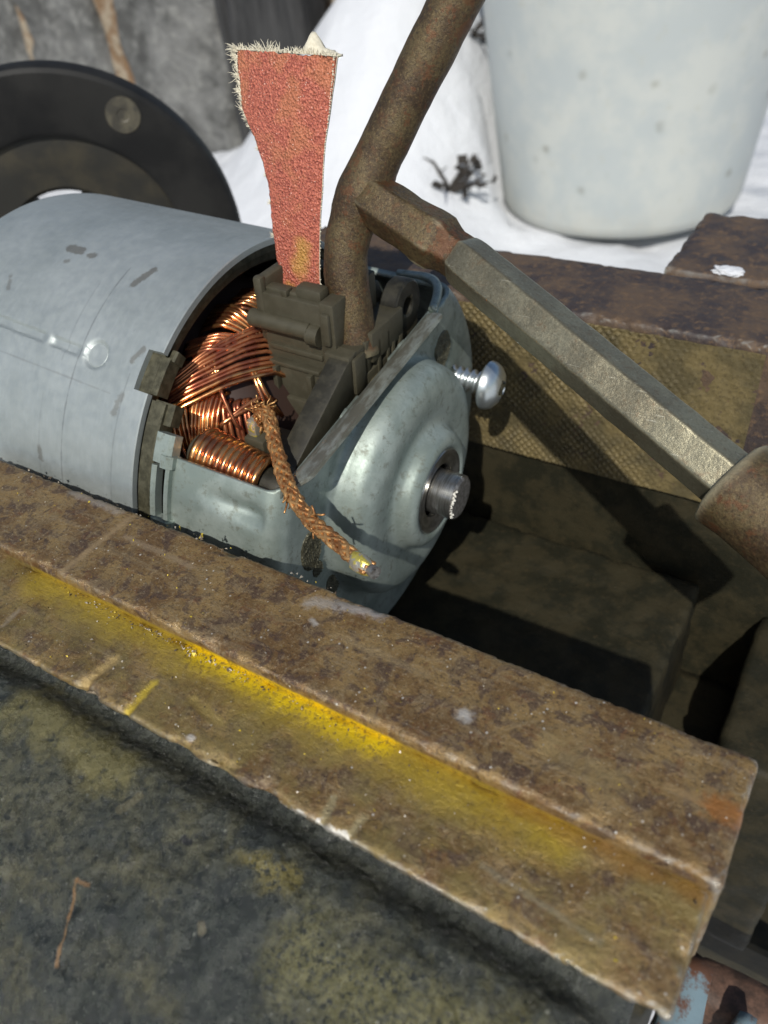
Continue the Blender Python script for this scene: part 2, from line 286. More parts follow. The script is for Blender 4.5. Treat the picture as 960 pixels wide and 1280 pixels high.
    MAT['yellow'] = G('yellow_crumb').out((.6, .45, .03), .7); MAT['grain'] = G('pale_crumb').out((.55, .5, .42), .5)
    g = G('fine_crumb'); t = g.n.new('ShaderNodeNewGeometry').outputs['Random Per Island']
    c = g.mix(g.math('GREATER_THAN', t, .45), (.12, .09, .06), (.45, .40, .32)); c = g.mix(g.math('GREATER_THAN', t, .85), c, (.6, .45, .05)); MAT['crumb'] = g.out(c, .45, .2)
mats()

# ---------------------------------------------------------------- object helpers
def mesh(name, V, Fc, mat, parent=None, smooth=False, mats2=None, fmat=None):
    me = bpy.data.meshes.new(name)
    V = np.asarray(V, float)
    off = np.zeros(3)
    if parent is not None and parent.get('_w') is not None and parent['_w']: off = np.array(parent.location)/U
    me.from_pydata(((V-off)*U).tolist(), [], [list(f) for f in Fc]); me.update()
    me.materials.append(MAT[mat])
    for m in (mats2 or []): me.materials.append(MAT[m])
    if fmat is not None: me.polygons.foreach_set('material_index', fmat)
    if smooth: me.polygons.foreach_set('use_smooth', [True]*len(me.polygons))
    o = bpy.data.objects.new(name, me); C.objects.link(o)
    if parent is not None:
        if '_w' in parent: o['_l'] = 1
        o.parent = parent
        if parent.type == 'MESH': pass
    return o
def sub(name, V, Fc, mat, part, **k):
    """sub-part: vertices in the same frame as the part"""
    top = part.parent; o = mesh(name, V, Fc, mat, top, **k); o.parent = part; return o
def empty(name, loc, label, cat, world=True):
    e = bpy.data.objects.new(name, None); C.objects.link(e); e.empty_display_size = .01
    e.location = np.array(loc)*U; e['_w'] = 1 if world else 0
    e['label'] = label; e['category'] = cat; return e
def tag(o, label=None, cat=None, group=None, kind=None):
    for k, v in (('label', label), ('category', cat), ('group', group), ('kind', kind)):
        if v: o[k] = v
    return o
def fbm(p, s, oct=4, seed=0.):
    v = 0; a = 1; q = Vector((p[0]*s+seed, p[1]*s-seed*.7, p[2]*s+seed*1.3))
    for i in range(oct): v += a*mn.noise(q); q = q*2.03; a *= .5
    return v
def join(parts):
    V = []; Fc = []
    for v, f in parts:
        k = len(V); V += [tuple(x) for x in v]; Fc += [[i+k for i in q] for q in f]
    return V, Fc
def smooth_edges(o, ang=35):
    me = o.data; me.polygons.foreach_set('use_smooth', [True]*len(me.polygons))
    bm = bmesh.new(); bm.from_mesh(me)
    for e in bm.edges:
        if len(e.link_faces) == 2 and e.calc_face_angle(0) > rad(ang): e.smooth = False
    bm.to_mesh(me); bm.free(); return o
def box(lo, hi, bev=.25, seg=2):
    bm = bmesh.new(); lo = np.array(lo, float); hi = np.array(hi, float)
    vs = [bm.verts.new((x, y, z)) for x in (lo[0], hi[0]) for y in (lo[1], hi[1]) for z in (lo[2], hi[2])]
    for f in ((0, 1, 3, 2), (4, 6, 7, 5), (0, 4, 5, 1), (2, 3, 7, 6), (0, 2, 6, 4), (1, 5, 7, 3)): bm.faces.new([vs[i] for i in f])
    if bev: bmesh.ops.bevel(bm, geom=bm.edges[:], offset=bev, segments=seg, affect='EDGES', profile=.5)
    bm.normal_update(); bm.verts.index_update()
    V = [tuple(v.co) for v in bm.verts]; Fc = [[v.index for v in f.verts] for f in bm.faces]; bm.free(); return V, Fc
def prism(poly, a, b, axis=0, bev=.2):
    """extrude a polygon (the two other coordinates) along an axis from a to b"""
    bm = bmesh.new()
    def P(q, t): r = list(q); r.insert(axis, t); return r
    A = [bm.verts.new(P(q, a)) for q in poly]; B = [bm.verts.new(P(q, b)) for q in poly]; n = len(poly)
    bm.faces.new(A); bm.faces.new(B[::-1])
    for i in range(n): bm.faces.new([A[i], B[i], B[(i+1) % n], A[(i+1) % n]])
    bmesh.ops.recalc_face_normals(bm, faces=bm.faces[:])
    if bev: bmesh.ops.bevel(bm, geom=bm.edges[:], offset=bev, segments=2, affect='EDGES', profile=.5)
    bm.verts.index_update()
    V = [tuple(v.co) for v in bm.verts]; Fc = [[v.index for v in f.verts] for f in bm.faces]; bm.free(); return V, Fc
def rblock(lo, hi, res, bev=.6, amp=.08, scale=.5, chip=.5, cscale=.6, seed=0., wide=1.2, warp=None):
    """box of fine quads with rounded, chipped edges and an uneven surface"""
    lo = np.array(lo, float); hi = np.array(hi, float)
    n = [max(2, int(math.ceil((hi[i]-lo[i])/(res[i] if isinstance(res, (tuple, list)) else res)))) for i in range(3)]
    idx = {}; V = []; Fc = []
    def vid(i, j, k):
        key = (i, j, k)
        if key not in idx:
            idx[key] = len(V); V.append([lo[a]+(hi[a]-lo[a])*key[a]/n[a] for a in range(3)])
        return idx[key]
    for a in range(3):
        b, c = (a+1) % 3, (a+2) % 3
        for side in (0, n[a]):
            for i in range(n[b]):
                for j in range(n[c]):
                    q = []
                    for di, dj in ((0, 0), (1, 0), (1, 1), (0, 1)):
                        k = [0, 0, 0]; k[a] = side; k[b] = i+di; k[c] = j+dj; q.append(vid(*k))
                    Fc.append(q if side else q[::-1])
    out = []
    for p in V:
        p = np.array(p); q = np.clip(p, lo+bev, hi-bev); dv = p-q; L = np.linalg.norm(dv)
        nv = dv/L if L > 1e-9 else dv
        p2 = q+nv*min(L, bev) if L > 1e-9 else p
        near = sorted(np.minimum(p-lo, hi-p))
        e = max(0, 1-near[1]/wide)
        ds = amp*fbm(p, scale, 4, seed)
        if e > 0:
            cn = fbm(p, cscale, 3, seed+5); ds -= chip*e*max(0, cn-.05)*1.6 + chip*.25*e*abs(fbm(p, cscale*3, 2, seed+9))
        p2 = p2+nv*ds
        if warp: p2 = warp(p2)
        out.append(p2)
    return out, Fc
def lathe(prof, ths, close=True, rfun=None):
    """profile of (u, r) turned about the u axis; angle from up towards the front (-y)"""
    V = []; Fc = []; n = len(prof); m = len(ths)
    for t in ths:
        for (u, r) in prof:
            if rfun: u, r = rfun(u, r, t)
            V.append((u, -r*math.sin(rad(t)), r*math.cos(rad(t))))
    for i in range(m if close else m-1):
        for j in range(n-1):
            a = i*n+j; b = ((i+1) % m)*n+j; Fc.append([a, b, b+1, a+1])
    return V, Fc
def frame(T, ref=(0, 0, 1)):
    T = nz(T); ref = np.array(ref, float)
    if abs(T@nz(ref)) > .95: ref = np.array([1., 0, 0])
    a = nz(np.cross(ref, T)); return a, np.cross(T, a)
def tube(path, r, n=6, ref=(0, 0, 1), cap=True, poly=None):
    """swept tube; r a number or list; poly an optional unit cross-section"""
    P = [np.array(p, float) for p in path]; V = []; Fc = []
    R = r if isinstance(r, (list, tuple)) else [r]*len(P)
    poly = poly or [(math.cos(2*math.pi*i/n), math.sin(2*math.pi*i/n)) for i in range(n)]; n = len(poly)
    for i, p in enumerate(P):
        T = P[min(i+1, len(P)-1)]-P[max(i-1, 0)]; a, b = frame(T, ref)
        for x, y in poly: V.append(p+a*x*R[i]+b*y*R[i])
    for i in range(len(P)-1):
        for j in range(n): k = (j+1) % n; Fc.append([i*n+j, i*n+k, (i+1)*n+k, (i+1)*n+j])
    if cap: Fc.append(list(range(n))[::-1]); Fc.append([(len(P)-1)*n+j for j in range(n)])
    return V, Fc
def spline(pts, n):
    pts = [np.array(p, float) for p in pts]; out = []
    ex = [2*pts[0]-pts[1]]+pts+[2*pts[-1]-pts[-2]]
    for s in range(len(pts)-1):
        p0, p1, p2, p3 = ex[s:s+4]
        for k in range(n):
            t = k/n; out.append(.5*((2*p1)+(-p0+p2)*t+(2*p0-5*p1+4*p2-p3)*t*t+(-p0+3*p1-3*p2+p3)*t**3))
    out.append(pts[-1]); return out
def ray(px): return RW@np.array([px[0]-480, px[1]-640, F])/F
def at(px, depth): return CAM+ray(px)*depth

# ---------------------------------------------------------------- ground: snow
def snowz(x, y):
    s = 180 if x < -465 else 100
    z = -250+230*math.exp(-((x+465)/s)**2-((y-790)/(170 if y < 790 else 300))**2)
    z += 14*fbm((x, y, 0), .006, 4, 3)+(5*fbm((x, y, 0), .025, 4, 1) if -1200 < x < 400 and y < 1500 else 0)
    if math.hypot(x+253, y-816) < 133: z = min(z, -240.5)
    return z
def onsnow(px):
    v = ray(px)
    for t in np.arange(250, 2500, 2.):
        p = CAM+v*t
        if p[2] < snowz(p[0], p[1]): return p
    return p
def snow():
    xs = np.concatenate([np.linspace(-6000, -1300, 12), np.linspace(-1200, 400, 110), np.linspace(480, 6000, 12)])
    ys = np.concatenate([np.linspace(-1500, 250, 14), np.linspace(280, 1500, 110), np.linspace(1600, 9000, 24)])
    V = []; Fc = []
    for y in ys:
        for x in xs:
            z = snowz(x, y)
            V.append((x, y, z))
    n = len(xs)
    for j in range(len(ys)-1):
        for i in range(n-1): a = j*n+i; Fc.append([a, a+1, a+n+1, a+n])
    tag(mesh('snow', V, Fc, 'snow', smooth=True), 'white bumpy snow covering the ground behind the vise', 'snow', kind='structure')
snow()

# ---------------------------------------------------------------- wall, post, bucket, twigs
def wall():
    w = empty('stone_wall', (-900, 870, -256), 'grey stone wall with a rusty brown joint at the upper left', 'wall')
    V, Fc = box((-1700, 872, -256), (-560, 960, 420), 4); mesh('mortar', V, Fc, 'mortar', w)
    k = 0
    for lo, hi in [((-1500, 862, -256), (-1190, 930, 60)), ((-1182, 856, -256), (-1012, 930, 130)), ((-1180, 862, 138), (-1010, 930, 400)), ((-972, 850, -256), (-780, 930, 150)),
                   ((-1000, 862, 160), (-760, 930, 410)), ((-765, 862, -256), (-560, 930, -85)), ((-765, 872, -75), (-560, 930, 70)), ((-1500, 864, 70), (-1195, 930, 400))]:
        k += 1; V, Fc = rblock(lo, hi, 14, 14, 9, .012, 12, .02, k*3.1, 40); mesh('stone', V, Fc, 'stone', w, True)
    p = empty('timber_post', (-700, 800, -256), 'dark tarred timber post in front of the stone wall', 'post')
    V, Fc = rblock((-722, 800, -256), (-612, 850, 450), 12, 5, 1.5, .03, 4, .03, 1); mesh('post', V, Fc, 'wood', p, True)
    V, Fc = rblock((-742, 806, -256), (-726, 840, 450), 12, 3, 1, .03, 3, .03, 2); mesh('batten', V, Fc, 'wood', p, True)
wall()
def bucket():
    b = empty('bucket', (-236, 800, -252), 'translucent white plastic bucket with dirt specks standing in the snow', 'bucket')
    prof = [(0, .1), (0, 90), (1.5, 97), (6, 101), (14, 103.5), (60, 108), (120, 114), (180, 120), (252, 127), (253, 132), (262, 132.5), (263, 127), (262, 124.5), (120, 111), (10, 100), (6, .1)]
    V = []; n = len(prof); m = 72; Fc = []
    for i in range(m):
        t = 2*math.pi*i/m
        for z, r in prof: r2 = r*1.12*(1+.006*math.sin(2*t+1)); V.append((-253+r2*math.cos(t), 816+r2*math.sin(t), -241+z))
    for i in range(m):
        for j in range(n-1): a = i*n+j; c = ((i+1) % m)*n+j; Fc.append([a, c, c+1, a+1])
    o = smooth_edges(mesh('wall', V, Fc, 'bucket', b)); 
    L = []; m = 10
    V = []; Fc = []
    for i in range(m+1):
        t = rad(262+i*4)
        for z, r in ((-8, 138.5), (-7, 141.5), (10, 144), (10, 140)): V.append((-253+r*math.cos(t), 816+r*math.sin(t), z+2.5*math.cos((i-5)/5*1.3)*-1))
    for i in range(m):
        for j in range(4): Fc.append([i*4+j, (i+1)*4+j, (i+1)*4+(j+1) % 4, i*4+(j+1) % 4])
    mesh('label_patch', V, Fc, 'cream', b, True)
bucket()
def twig(c, s, label, seed):
    rn = random.Random(seed); parts = []
    for k in range(9):
        a = rn.uniform(0, 6.28); el = rn.uniform(.1, 1.2); p = [np.array(c)]
        for q in range(4):
            p.append(p[-1]+s*.3*np.array([math.cos(a)*math.cos(el), math.sin(a)*math.cos(el), math.sin(el)])); a += rn.uniform(-.5, .5); el += rn.uniform(-.5, .3)
        parts.append(tube(p, [s*.09*(1-.2*i) for i in range(5)], 5))
        for q in (2, 3, 4):
            e = p[q]; v = s*.22; d1 = np.array([rn.uniform(-1, 1) for _ in range(3)])*v; d2 = np.array([rn.uniform(-1, 1) for _ in range(3)])*v
            parts.append(([e, e+d1, e+d1+d2, e+d2], [[0, 1, 2, 3]]))
    V, Fc = join(parts); tag(mesh('dry_weed', V, Fc, 'soil'), label, 'weed', 'dry weeds in the snow')
twig(onsnow((562, 236))-np.array([0, 0, 3]), 34, 'dark withered weed poking from the snow left of the bucket base', 1)
twig(onsnow((592, 46)), 20, 'small black weed tip beside the top left edge of the bucket', 2)
twig(onsnow((958, 88)), 16, 'tiny dark weed at the right edge of the bucket', 3)

# ---------------------------------------------------------------- black wheel behind the motor
def wheel():
    ctr = np.array([-186., 129.3, -16.3]); n = nz([.7, -.71, 0]); a = nz(np.cross([0, 0, 1], n)); b = np.cross(n, a)
    w = empty('black_wheel', ctr-np.array([0, 0, 45.2]), 'big black disc wheel standing behind the motor case', 'wheel')
    def ring(prof, m=128, c=(0, 0)):
        V = []; Fc = []; k = len(prof)
        for i in range(m):
            t = 2*math.pi*i/m
            for y, r in prof: V.append(ctr-n*y+a*(c[0]+r*math.cos(t))+b*(c[1]+r*math.sin(t)))
        for i in range(m):
            for j in range(k-1): q = i*k+j; p = ((i+1) % m)*k+j; Fc.append([q, q+1, p+1, p])
        return V, Fc
    smooth_edges(mesh('rim', *ring([(9, 29), (9, 44), (8, 45), (2.2, 45.2), (.6, 44.6), (0, 43.6), (0, 31), (.8, 29.6), (3, 29), (9, 29)]), 'wheel', w), 30)
    smooth_edges(mesh('web', *ring([(8, 29.5), (2.2, 29.6), (2.0, 28), (2.6, 22), (3.0, 16.8), (4.0, 15.8), (8, 15.8), (8, 29.5)]), 'web', w), 30)
    for k in range(3):
        t = rad((52, 128, 270)[k]); d1 = a*math.cos(t)+b*math.sin(t); p = -a*math.sin(t)+b*math.cos(t); V = []
        for r, hw in ((6, 4), (17, 4)):
            for y in (4.6, 7.6):
                for q in (-1, 1): V.append(ctr-n*y+d1*r+p*hw*q)
        mesh('spoke', V, [[0, 1, 3, 2], [4, 6, 7, 5], [0, 4, 5, 1], [2, 3, 7, 6], [0, 2, 6, 4], [1, 5, 7, 3]], 'web', w)
    smooth_edges(mesh('hub', *ring([(10, 2), (10, 7), (1.6, 7), (1, 6.4), (1, 2), (10, 2)], 48), 'wheel', w), 30)
    t = rad(55); mesh('round_badge', *ring([(.1, 4.3), (-.25, 4.1), (-.25, 1.6), (-.1, 1.3), (-.1, .01)], 40, (38.6*math.cos(t), 38.6*math.sin(t))), 'mark', w)
wheel()

# ---------------------------------------------------------------- the bench and the vise
def bench():
    b = empty('work_bench', (30, 40, -256), 'rusty work bench with chipped blue brackets below the vise', 'bench')
    V, Fc = rblock((4, 60, -98), (75, 68, -88), 3, 1, .4, .2, .8, .2); mesh('rail', V, Fc, 'rail', b, True)
    V, Fc = rblock((2, 42, -150), (8, 59, -70), 3, 1, .4, .2, .8, .2, 3); mesh('blue_bracket', V, Fc, 'blue', b, True)
    V, Fc = rblock((12.5, 52, -150), (16, 60, -82), 3, 1, .3, .2, .6, .2, 4); mesh('blue_bracket', V, Fc, 'blue', b, True)
    V, Fc = box((-95, 40, -256), (-15, 125, -112), 2); mesh('pedestal', V, Fc, 'rail', b)
    V, Fc = box((-250, 90, -70), (-112, 165, -61.6), 1); mesh('plank', V, Fc, 'wood', b)
    V, Fc = box((0, 85, -150), (80, 125, -113), 2); mesh('shelf', V, Fc, 'oily_dim', b)
bench()
def vise():
    v = empty('bench_vise', (-51, 75, -112), 'old rusty bench vise with dusty jaws clamping the motor', 'vise')
    # moving (near) jaw
    V, Fc = rblock((-104, 32.8, -14), (2.6, 45, 0), (.45, .5, .6), .5, .08, .35, .5, .45, 0, 1.2); mj = tag(mesh('moving_jaw_plate', V, Fc, 'jaw', v, True), 'brown top strip of the near jaw')
    
    def nick(p):
        p = np.array(p)
        for (x0, y0), (x1, y1), dp in [((-58, 21.5), (-57.2, 27.2), .7), ((-51.1, 21.5), (-51.3, 27.0), .6), ((-27.4, 21), (-27.7, 25.4), .5), ((-24.8, 21), (-24.5, 25), .5), ((-72.6, 21), (-72.8, 27), .3), ((-46.2, 27.5), (-42, 26.7), .25)]:
            d0 = np.array([x1-x0, y1-y0]); L = d0@d0; t = min(1, max(0, ((p[0]-x0)*d0[0]+(p[1]-y0)*d0[1])/L)); q = math.hypot(p[0]-x0-t*d0[0], p[1]-y0-t*d0[1])
            p[2] -= dp*math.exp(-(q/.42)**2)*(1-t*.7)
        if p[2] < -2.3 and p[1] < 28: p[1] += (-2.3-p[2])*1.15
        return p
    V, Fc = rblock((-104, 23, -6), (2.0, 33.4, -1.7), (.4, .4, .6), .5, .08, .35, .75, .33, 4, 1.3, nick); tag(mesh('jaw_ledge', V, Fc, 'jaw', v, True), 'lower ledge streaked with yellow chalk dust')
    V, Fc = rblock((-102, 26.5, -60), (.6, 43.8, -13.5), (2, 2, 2), 1, .3, .2, .5, .2, 6); mesh('moving_jaw_body', V, Fc, 'oily_dim', v, True)
    xs = np.linspace(-103, -.6, 230); prof = [(27, -4), (27.2, -7), (26.4, -9), (25, -10.3), (23, -11), (21, -11.2)]
    ys = np.concatenate([np.linspace(27.5, 22, 14), np.linspace(21.5, -24, 92)])
    V = []; Fc = []
    for j, y in enumerate(ys):
        for x in xs:
            s = 21-y
            z = -4.6-(.011*s*s if s > 0 else 0)-.14*max(0, s)
            if y > 17: z += -1.9*math.exp(-((y-23.6)/1.9)**2)
            e = max(0, x+7); z -= .1*e*e
            z += .38*fbm((x, y, 0), .13, 4, 2)+.22*fbm((x, y, 0), .7, 3, 8)
            # flaked paint patch
            pz = fbm((x, y, 0), .11, 3, 20)
            z += .35 if pz > .12 else 0
            V.append((x, y, z))
    n = len(xs)
    for j in range(len(ys)-1):
        for i in range(n-1): a = j*n+i; Fc.append([a, a+n, a+n+1, a+1])
    m = len(ys); base = len(V)                                   # closing skirt
    loop = [i for i in range(n)]+[j*n+n-1 for j in range(1, m)]+[(m-1)*n+i for i in range(n-2, -1, -1)]+[j*n for j in range(m-2, 0, -1)]
    for q in loop: V.append((V[q][0], V[q][1], -62))
    for i in range(len(loop)): k = (i+1) % len(loop); Fc.append([loop[i], loop[k], base+k, base+i])
    Fc.append([base+i for i in range(len(loop))][::-1])
    tag(mesh('casting', V, Fc, 'cast', v, True), 'dark painted casting with olive dust in front of the near jaw')
    # fixed (far) jaw
    V, Fc = rblock((-104, 114.2, -30), (2.6, 133.5, 0), (.6, .7, .7), .7, .12, .3, 1.0, .5, 11, 1.6); tag(mesh('fixed_jaw_plate', V, Fc, 'rust', v, True), 'brown rusty top of the far jaw')
    V, Fc = rblock((-104, 132, -40), (2.6, 136.5, -1.2), (1, .6, 1), .9, .15, .3, .6, .4, 12); mesh('back_rib', V, Fc, 'rust', v, True)
    xs = np.arange(-90, -11, .26); zs = np.arange(-31, -1.2, .26); V = []; Fc = []
    def tri(q): q = q % 1; return 1-abs(q-.5)*2
    for z in zs:
        for x in xs:
            p = 1.45; h = .5*min(tri((x+z*.9)/p), tri((x-z*.9)/p)); h *= max(0, min(1, .75+fbm((x, 0, z), .12, 3, 3)))
            V.append((x, 114.15-h*.95*max(.12, min(1, (-18-x)/16))+.1*fbm((x, 0, z), .5, 3), z+.15*fbm((x, 3, z), .3, 2)))
    n = len(xs)
    for j in range(len(zs)-1):
        for i in range(n-1): a = j*n+i; Fc.append([a, a+1, a+n+1, a+n])
    tag(mesh('knurled_jaw_face', V, Fc, 'knurl', v), 'knurled gripping face of the far jaw')
    V, Fc = rblock((-100, 115.6, -112), (2, 136, -29.5), (2, 2, 2), 1, .35, .15, .6, .2, 13); mesh('fixed_jaw_body', V, Fc, 'oily_dim', v, True)
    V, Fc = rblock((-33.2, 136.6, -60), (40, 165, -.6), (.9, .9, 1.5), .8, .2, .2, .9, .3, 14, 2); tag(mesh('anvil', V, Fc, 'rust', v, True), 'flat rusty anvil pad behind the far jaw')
    V, Fc = rblock((-84, 46, -75), (-12.6, 113.4, -49), (.9, .9, 1.2), .9, .3, .2, .6, .3, 15, 2); mesh('slide_bar', V, Fc, 'oily_dim', v, True)
    V, Fc = rblock((-1.6, 82, -112), (14, 116, -54), (1.2, 1.2, 1.5), .9, .3, .2, .6, .3, 16, 2); mesh('guide_rail', V, Fc, 'oily_dim', v, True)
    V, Fc = rblock((-100, 20, -112), (-.5, 116, -76), 3, 1, .4, .12, .5, .2, 17); mesh('base', V, Fc, 'oily_dim', v, True)
    # saw nicks and bent burrs
    return v
VISE = vise()

# ---------------------------------------------------------------- the motor (local frame: u along the axis, y back, z up)
MC = np.array([-77.74, 78.77, -12.27]); md = nz([1, .03, -.059]); mu = nz(np.array([0, 0, 1.])-md*md[2]); mb = np.cross(mu, md)
def motor():
    e = empty('electric_motor', MC, 'small opened electric motor with grey zinc case and copper windings, clamped in the vise', 'motor', False)
    e.matrix_world = Matrix([[md[i], mb[i], mu[i], MC[i]*U] for i in range(3)]+[[0, 0, 0, 1]])
    def add(n, VF, m, sm=False, ang=None):
        o = mesh(n, VF[0], VF[1], m, e, sm)
        if ang: smooth_edges(o, ang)
        return o
    # --- case
    ths = sorted(set([round(t, 2) for t in list(np.arange(-180, 20, 2.))+list(np.arange(20, 80, .45))+list(np.arange(80, 180, 2.))+[35.95, 36.05, 45.95, 46.05]]))
    us = [-50.5]+[-50.5+.4*k for k in range(1, 5)]+list(np.arange(-48, -32, 1.))+list(np.arange(-32, -.2, .4))+[-.15, 0]
    def rr(u):
        if u > -41: return 32.
        return 24+8*math.sqrt(max(0, 1-((u+41)/9.5)**2))
    def rfun(u, r, t):
        if 36 < t < 46: u = min(u, -2.35)
        a = (t-40.6)*.5585
        if abs(a+1.3-(u+30)*.0)*0 == 0:
            for (u0, u1) in ((-60, -20.3), (-18.9, -13.4)):
                a2 = (t-(39.9+(u+30)*.085))*.5585
                if abs(a2) < 1.0:
                    end = min(1, max(0, min(u-u0, u1-u)/.7+.5)); r -= .4*min(1, max(0, (.85-abs(a2))/.35))*end
            q = math.hypot(u+10.4, (t-40.9)*.5585)
            if q < 2.6: r -= .5*min(1, max(0, (2.1-q)/.45))
        if u > -.1 and not 36 < t < 46: r -= .15
        return u, r
    prof = [(-50.5, 12), (-50.5, 22)]+[(u, rr(u)) for u in us]+[(.05, 31.2), (-2, 31.2), (-2.4, 29)]
    add('case', lathe(prof, ths, True, rfun), 'zinc', ang=38)
    t0 = rad(40.9); ce_ = np.array([-10.4, -31.62*math.sin(t0), 31.62*math.cos(t0)]); nr = np.array([0, -math.sin(t0), math.cos(t0)]); tg = np.array([0, -math.cos(t0), -math.sin(t0)])
    V = []; Fc = []
    for i in range(32):
        a_ = 2*math.pi*i/32
        for q, h in ((1.72, -.5), (1.68, -.12), (1.55, -.02), (.01, -.02)): V.append(ce_+np.array([q*math.cos(a_), 0, 0])+tg*q*math.sin(a_)+nr*h)
    for i in range(32):
        for j in range(3): q = i*4+j; p = ((i+1) % 32)*4+j; Fc.append([q, q+1, p+1, p])
    o = add('round_plug', (V, Fc), 'zinc'); o.parent = [c for c in e.children if c.name.startswith('case')][0]
    # --- thick inner ring and tabs
    ths2 = np.arange(-180, 180, 2.)
    add('yoke_ring', lathe([(-14, 31.1), (-.5, 31.1), (-.35, 30.9), (-.35, 29.9), (-.9, 29.7), (-1.0, 28.6), (-1.3, 28.3), (-30, 28.2)], ths2), 'olive', ang=35)
    def shell(t0, t1, u0, u1, r0, r1, m=12, bev=.25):
        V = []; Fc = []; T = np.linspace(t0, t1, m)
        sec = [(u0, r0), (u0, r1-bev), (u0+bev, r1), (u1-bev, r1), (u1, r1-bev), (u1, r0)]
        V, Fc = lathe(sec, T, False); n = len(sec)
        for i in range(m-1): a = i*n; Fc.append([a, a+n-1, a+2*n-1, a+n])
        Fc.append(list(range(n))); Fc.append([(m-1)*n+k for k in range(n)][::-1]); return V, Fc
    cap_tab = add('tab', join([shell(36.3, 45.8, -2.3, .5, 28.6, 31.0), shell(33.8, 36.6, -.4, .8, 28.6, 30.5, 5)]), 'olive', ang=35)
    add('crimp_band', join([shell(47, 92, .25, 2.6, 28.6, 31.3, 30), shell(46.6, 52, .25, 3.6, 28.6, 30.6, 8)]), 'olive', ang=35)
    add('crimp_hook', join([shell(53.5, 60.6, 2.4, 5.4, 29.6, 31.6, 10, .5), shell(58.4, 61.4, 3.8, 5.9, 29.8, 31.9, 6, .6)]), 'cap', ang=40)
    o = add('crimp_window', join([shell(61.5, 76, 2.5, 3.4, 30, 31.5, 12), shell(61.5, 76, 4.9, 5.6, 30, 31.6, 12), shell(75, 77.5, 2.6, 6.2, 30, 31.8, 5, .5)]), 'cap', ang=40)
    # --- end cap
    th3 = np.arange(-180, 180, 1.0)
    prof = [(5.4, 30.6)]+[(u, 30.6) for u in np.arange(6, 19.4, .8)]+[(19.5+3*math.sin(rad(a)), 27.6+3*math.cos(rad(a))) for a in range(0, 91, 10)]
    prof += [(22.5, 26), (22.5, 24), (22.5, 22), (22.5, 21.0), (22.35, 20.4), (22.35, 19.6), (22.55, 18.95), (23.1, 18.5), (24.0, 18.3), (25.2, 18.1), (26.2, 17.75), (27.0, 17.1), (27.6, 16.1), (27.95, 14.8), (28.0, 13.4), (27.9, 12.2), (27.75, 11.2), (27.75, 10.5), (28.0, 9.9), (28.6, 9.45), (29.4, 9.15), (30.1, 8.75), (30.5, 8.1), (30.62, 7.5), (30.55, 7.05), (30.2, 6.8), (29, 6.8)]
    def rf(u, r, t):
        if r > 30 and 10 < u < 23:
            dt = (t-(65.5+(u-16)*.12))*.53
            k = math.exp(-(dt/1.15)**2)*min(1, max(0, (u-10)/7))*min(1, max(0, (20.4-u)/1.2)) if u > 10 else 0
            r -= 1.3*k
        if r < 24: pass
        return u, r
    V, Fc = lathe(prof, th3, True, rf)
    bm = bmesh.new(); vs = [bm.verts.new(p) for p in V]
    for f in Fc: bm.faces.new([vs[i] for i in f])
    nrm_ = Vector((0, -.13, 1)).normalized(); pt = Vector((0, 13, 21.0))
    bmesh.ops.bisect_plane(bm, geom=bm.verts[:]+bm.edges[:]+bm.faces[:], plane_co=pt, plane_no=nrm_, clear_outer=True)
    bmesh.ops.recalc_face_normals(bm, faces=bm.faces[:])
    bm.verts.index_update(); V = [tuple(x.co) for x in bm.verts]; Fc = [[x.index for x in f.verts] for f in bm.faces]; bm.free()
    cap = add('end_cap', (V, Fc), 'cap', True)
    md_ = cap.modifiers.new('thickness', 'SOLIDIFY'); md_.thickness = 1.1*U; md_.offset = -1
    ce = np.mean([f.normal[0]*1 for f in cap.data.polygons if f.center[0] > 22.3*U and abs(f.normal[0]) > .8])
    if ce < 0: cap.data.flip_normals()
    # lip along the chord
    def chord(fr): return 21.0-(fr+13)*.13
    sec = [(21.3, -1.2), (22.45, -1.1), (22.8, -.5), (23.1, .1), (23.7, .5), (24.6, .65), (24.85, .95), (24.6, 1.5), (23.4, 1.45), (22.5, 1.1), (21.8, .3), (21.3, -.6)]
    V = []; Fc = []; m = 40; n = len(sec)
    for i in range(m):
        t = i/(m-1); fr = -12.4+t*38.0; k = min(1, t*m/1.5+.45, (1-t)*m/4+.35); wob = .12*fbm((fr, 0, 0), .35, 3, 2)
        for (u, q) in sec: V.append((21.8+(u-21.8)*k+wob*.5, -fr+q*.17*k, chord(fr)+(q*k if u > 22 else q)+wob))
    for i in range(m-1):
        for j in range(n): a = i*n+j; b = i*n+(j+1) % n; Fc.append([a, a+n, b+n, b])
    Fc.append(list(range(n))); Fc.append([(m-1)*n+j for j in range(n)][::-1])
    lip = mesh('folded_lip', V, Fc, 'lip', e, True); lip.parent = cap; smooth_edges(lip, 50)
    # curled wall corner behind
    V, Fc = tube(spline([(12, 21.6, 21.7), (17, 21.4, 22.2), (19.8, 19.6, 22.4), (21.4, 16.6, 22.2), (22.3, 13.4, 21.6)], 6), .7, 8); o = mesh('curled_edge', V, Fc, 'cap', e, True); o.parent = cap
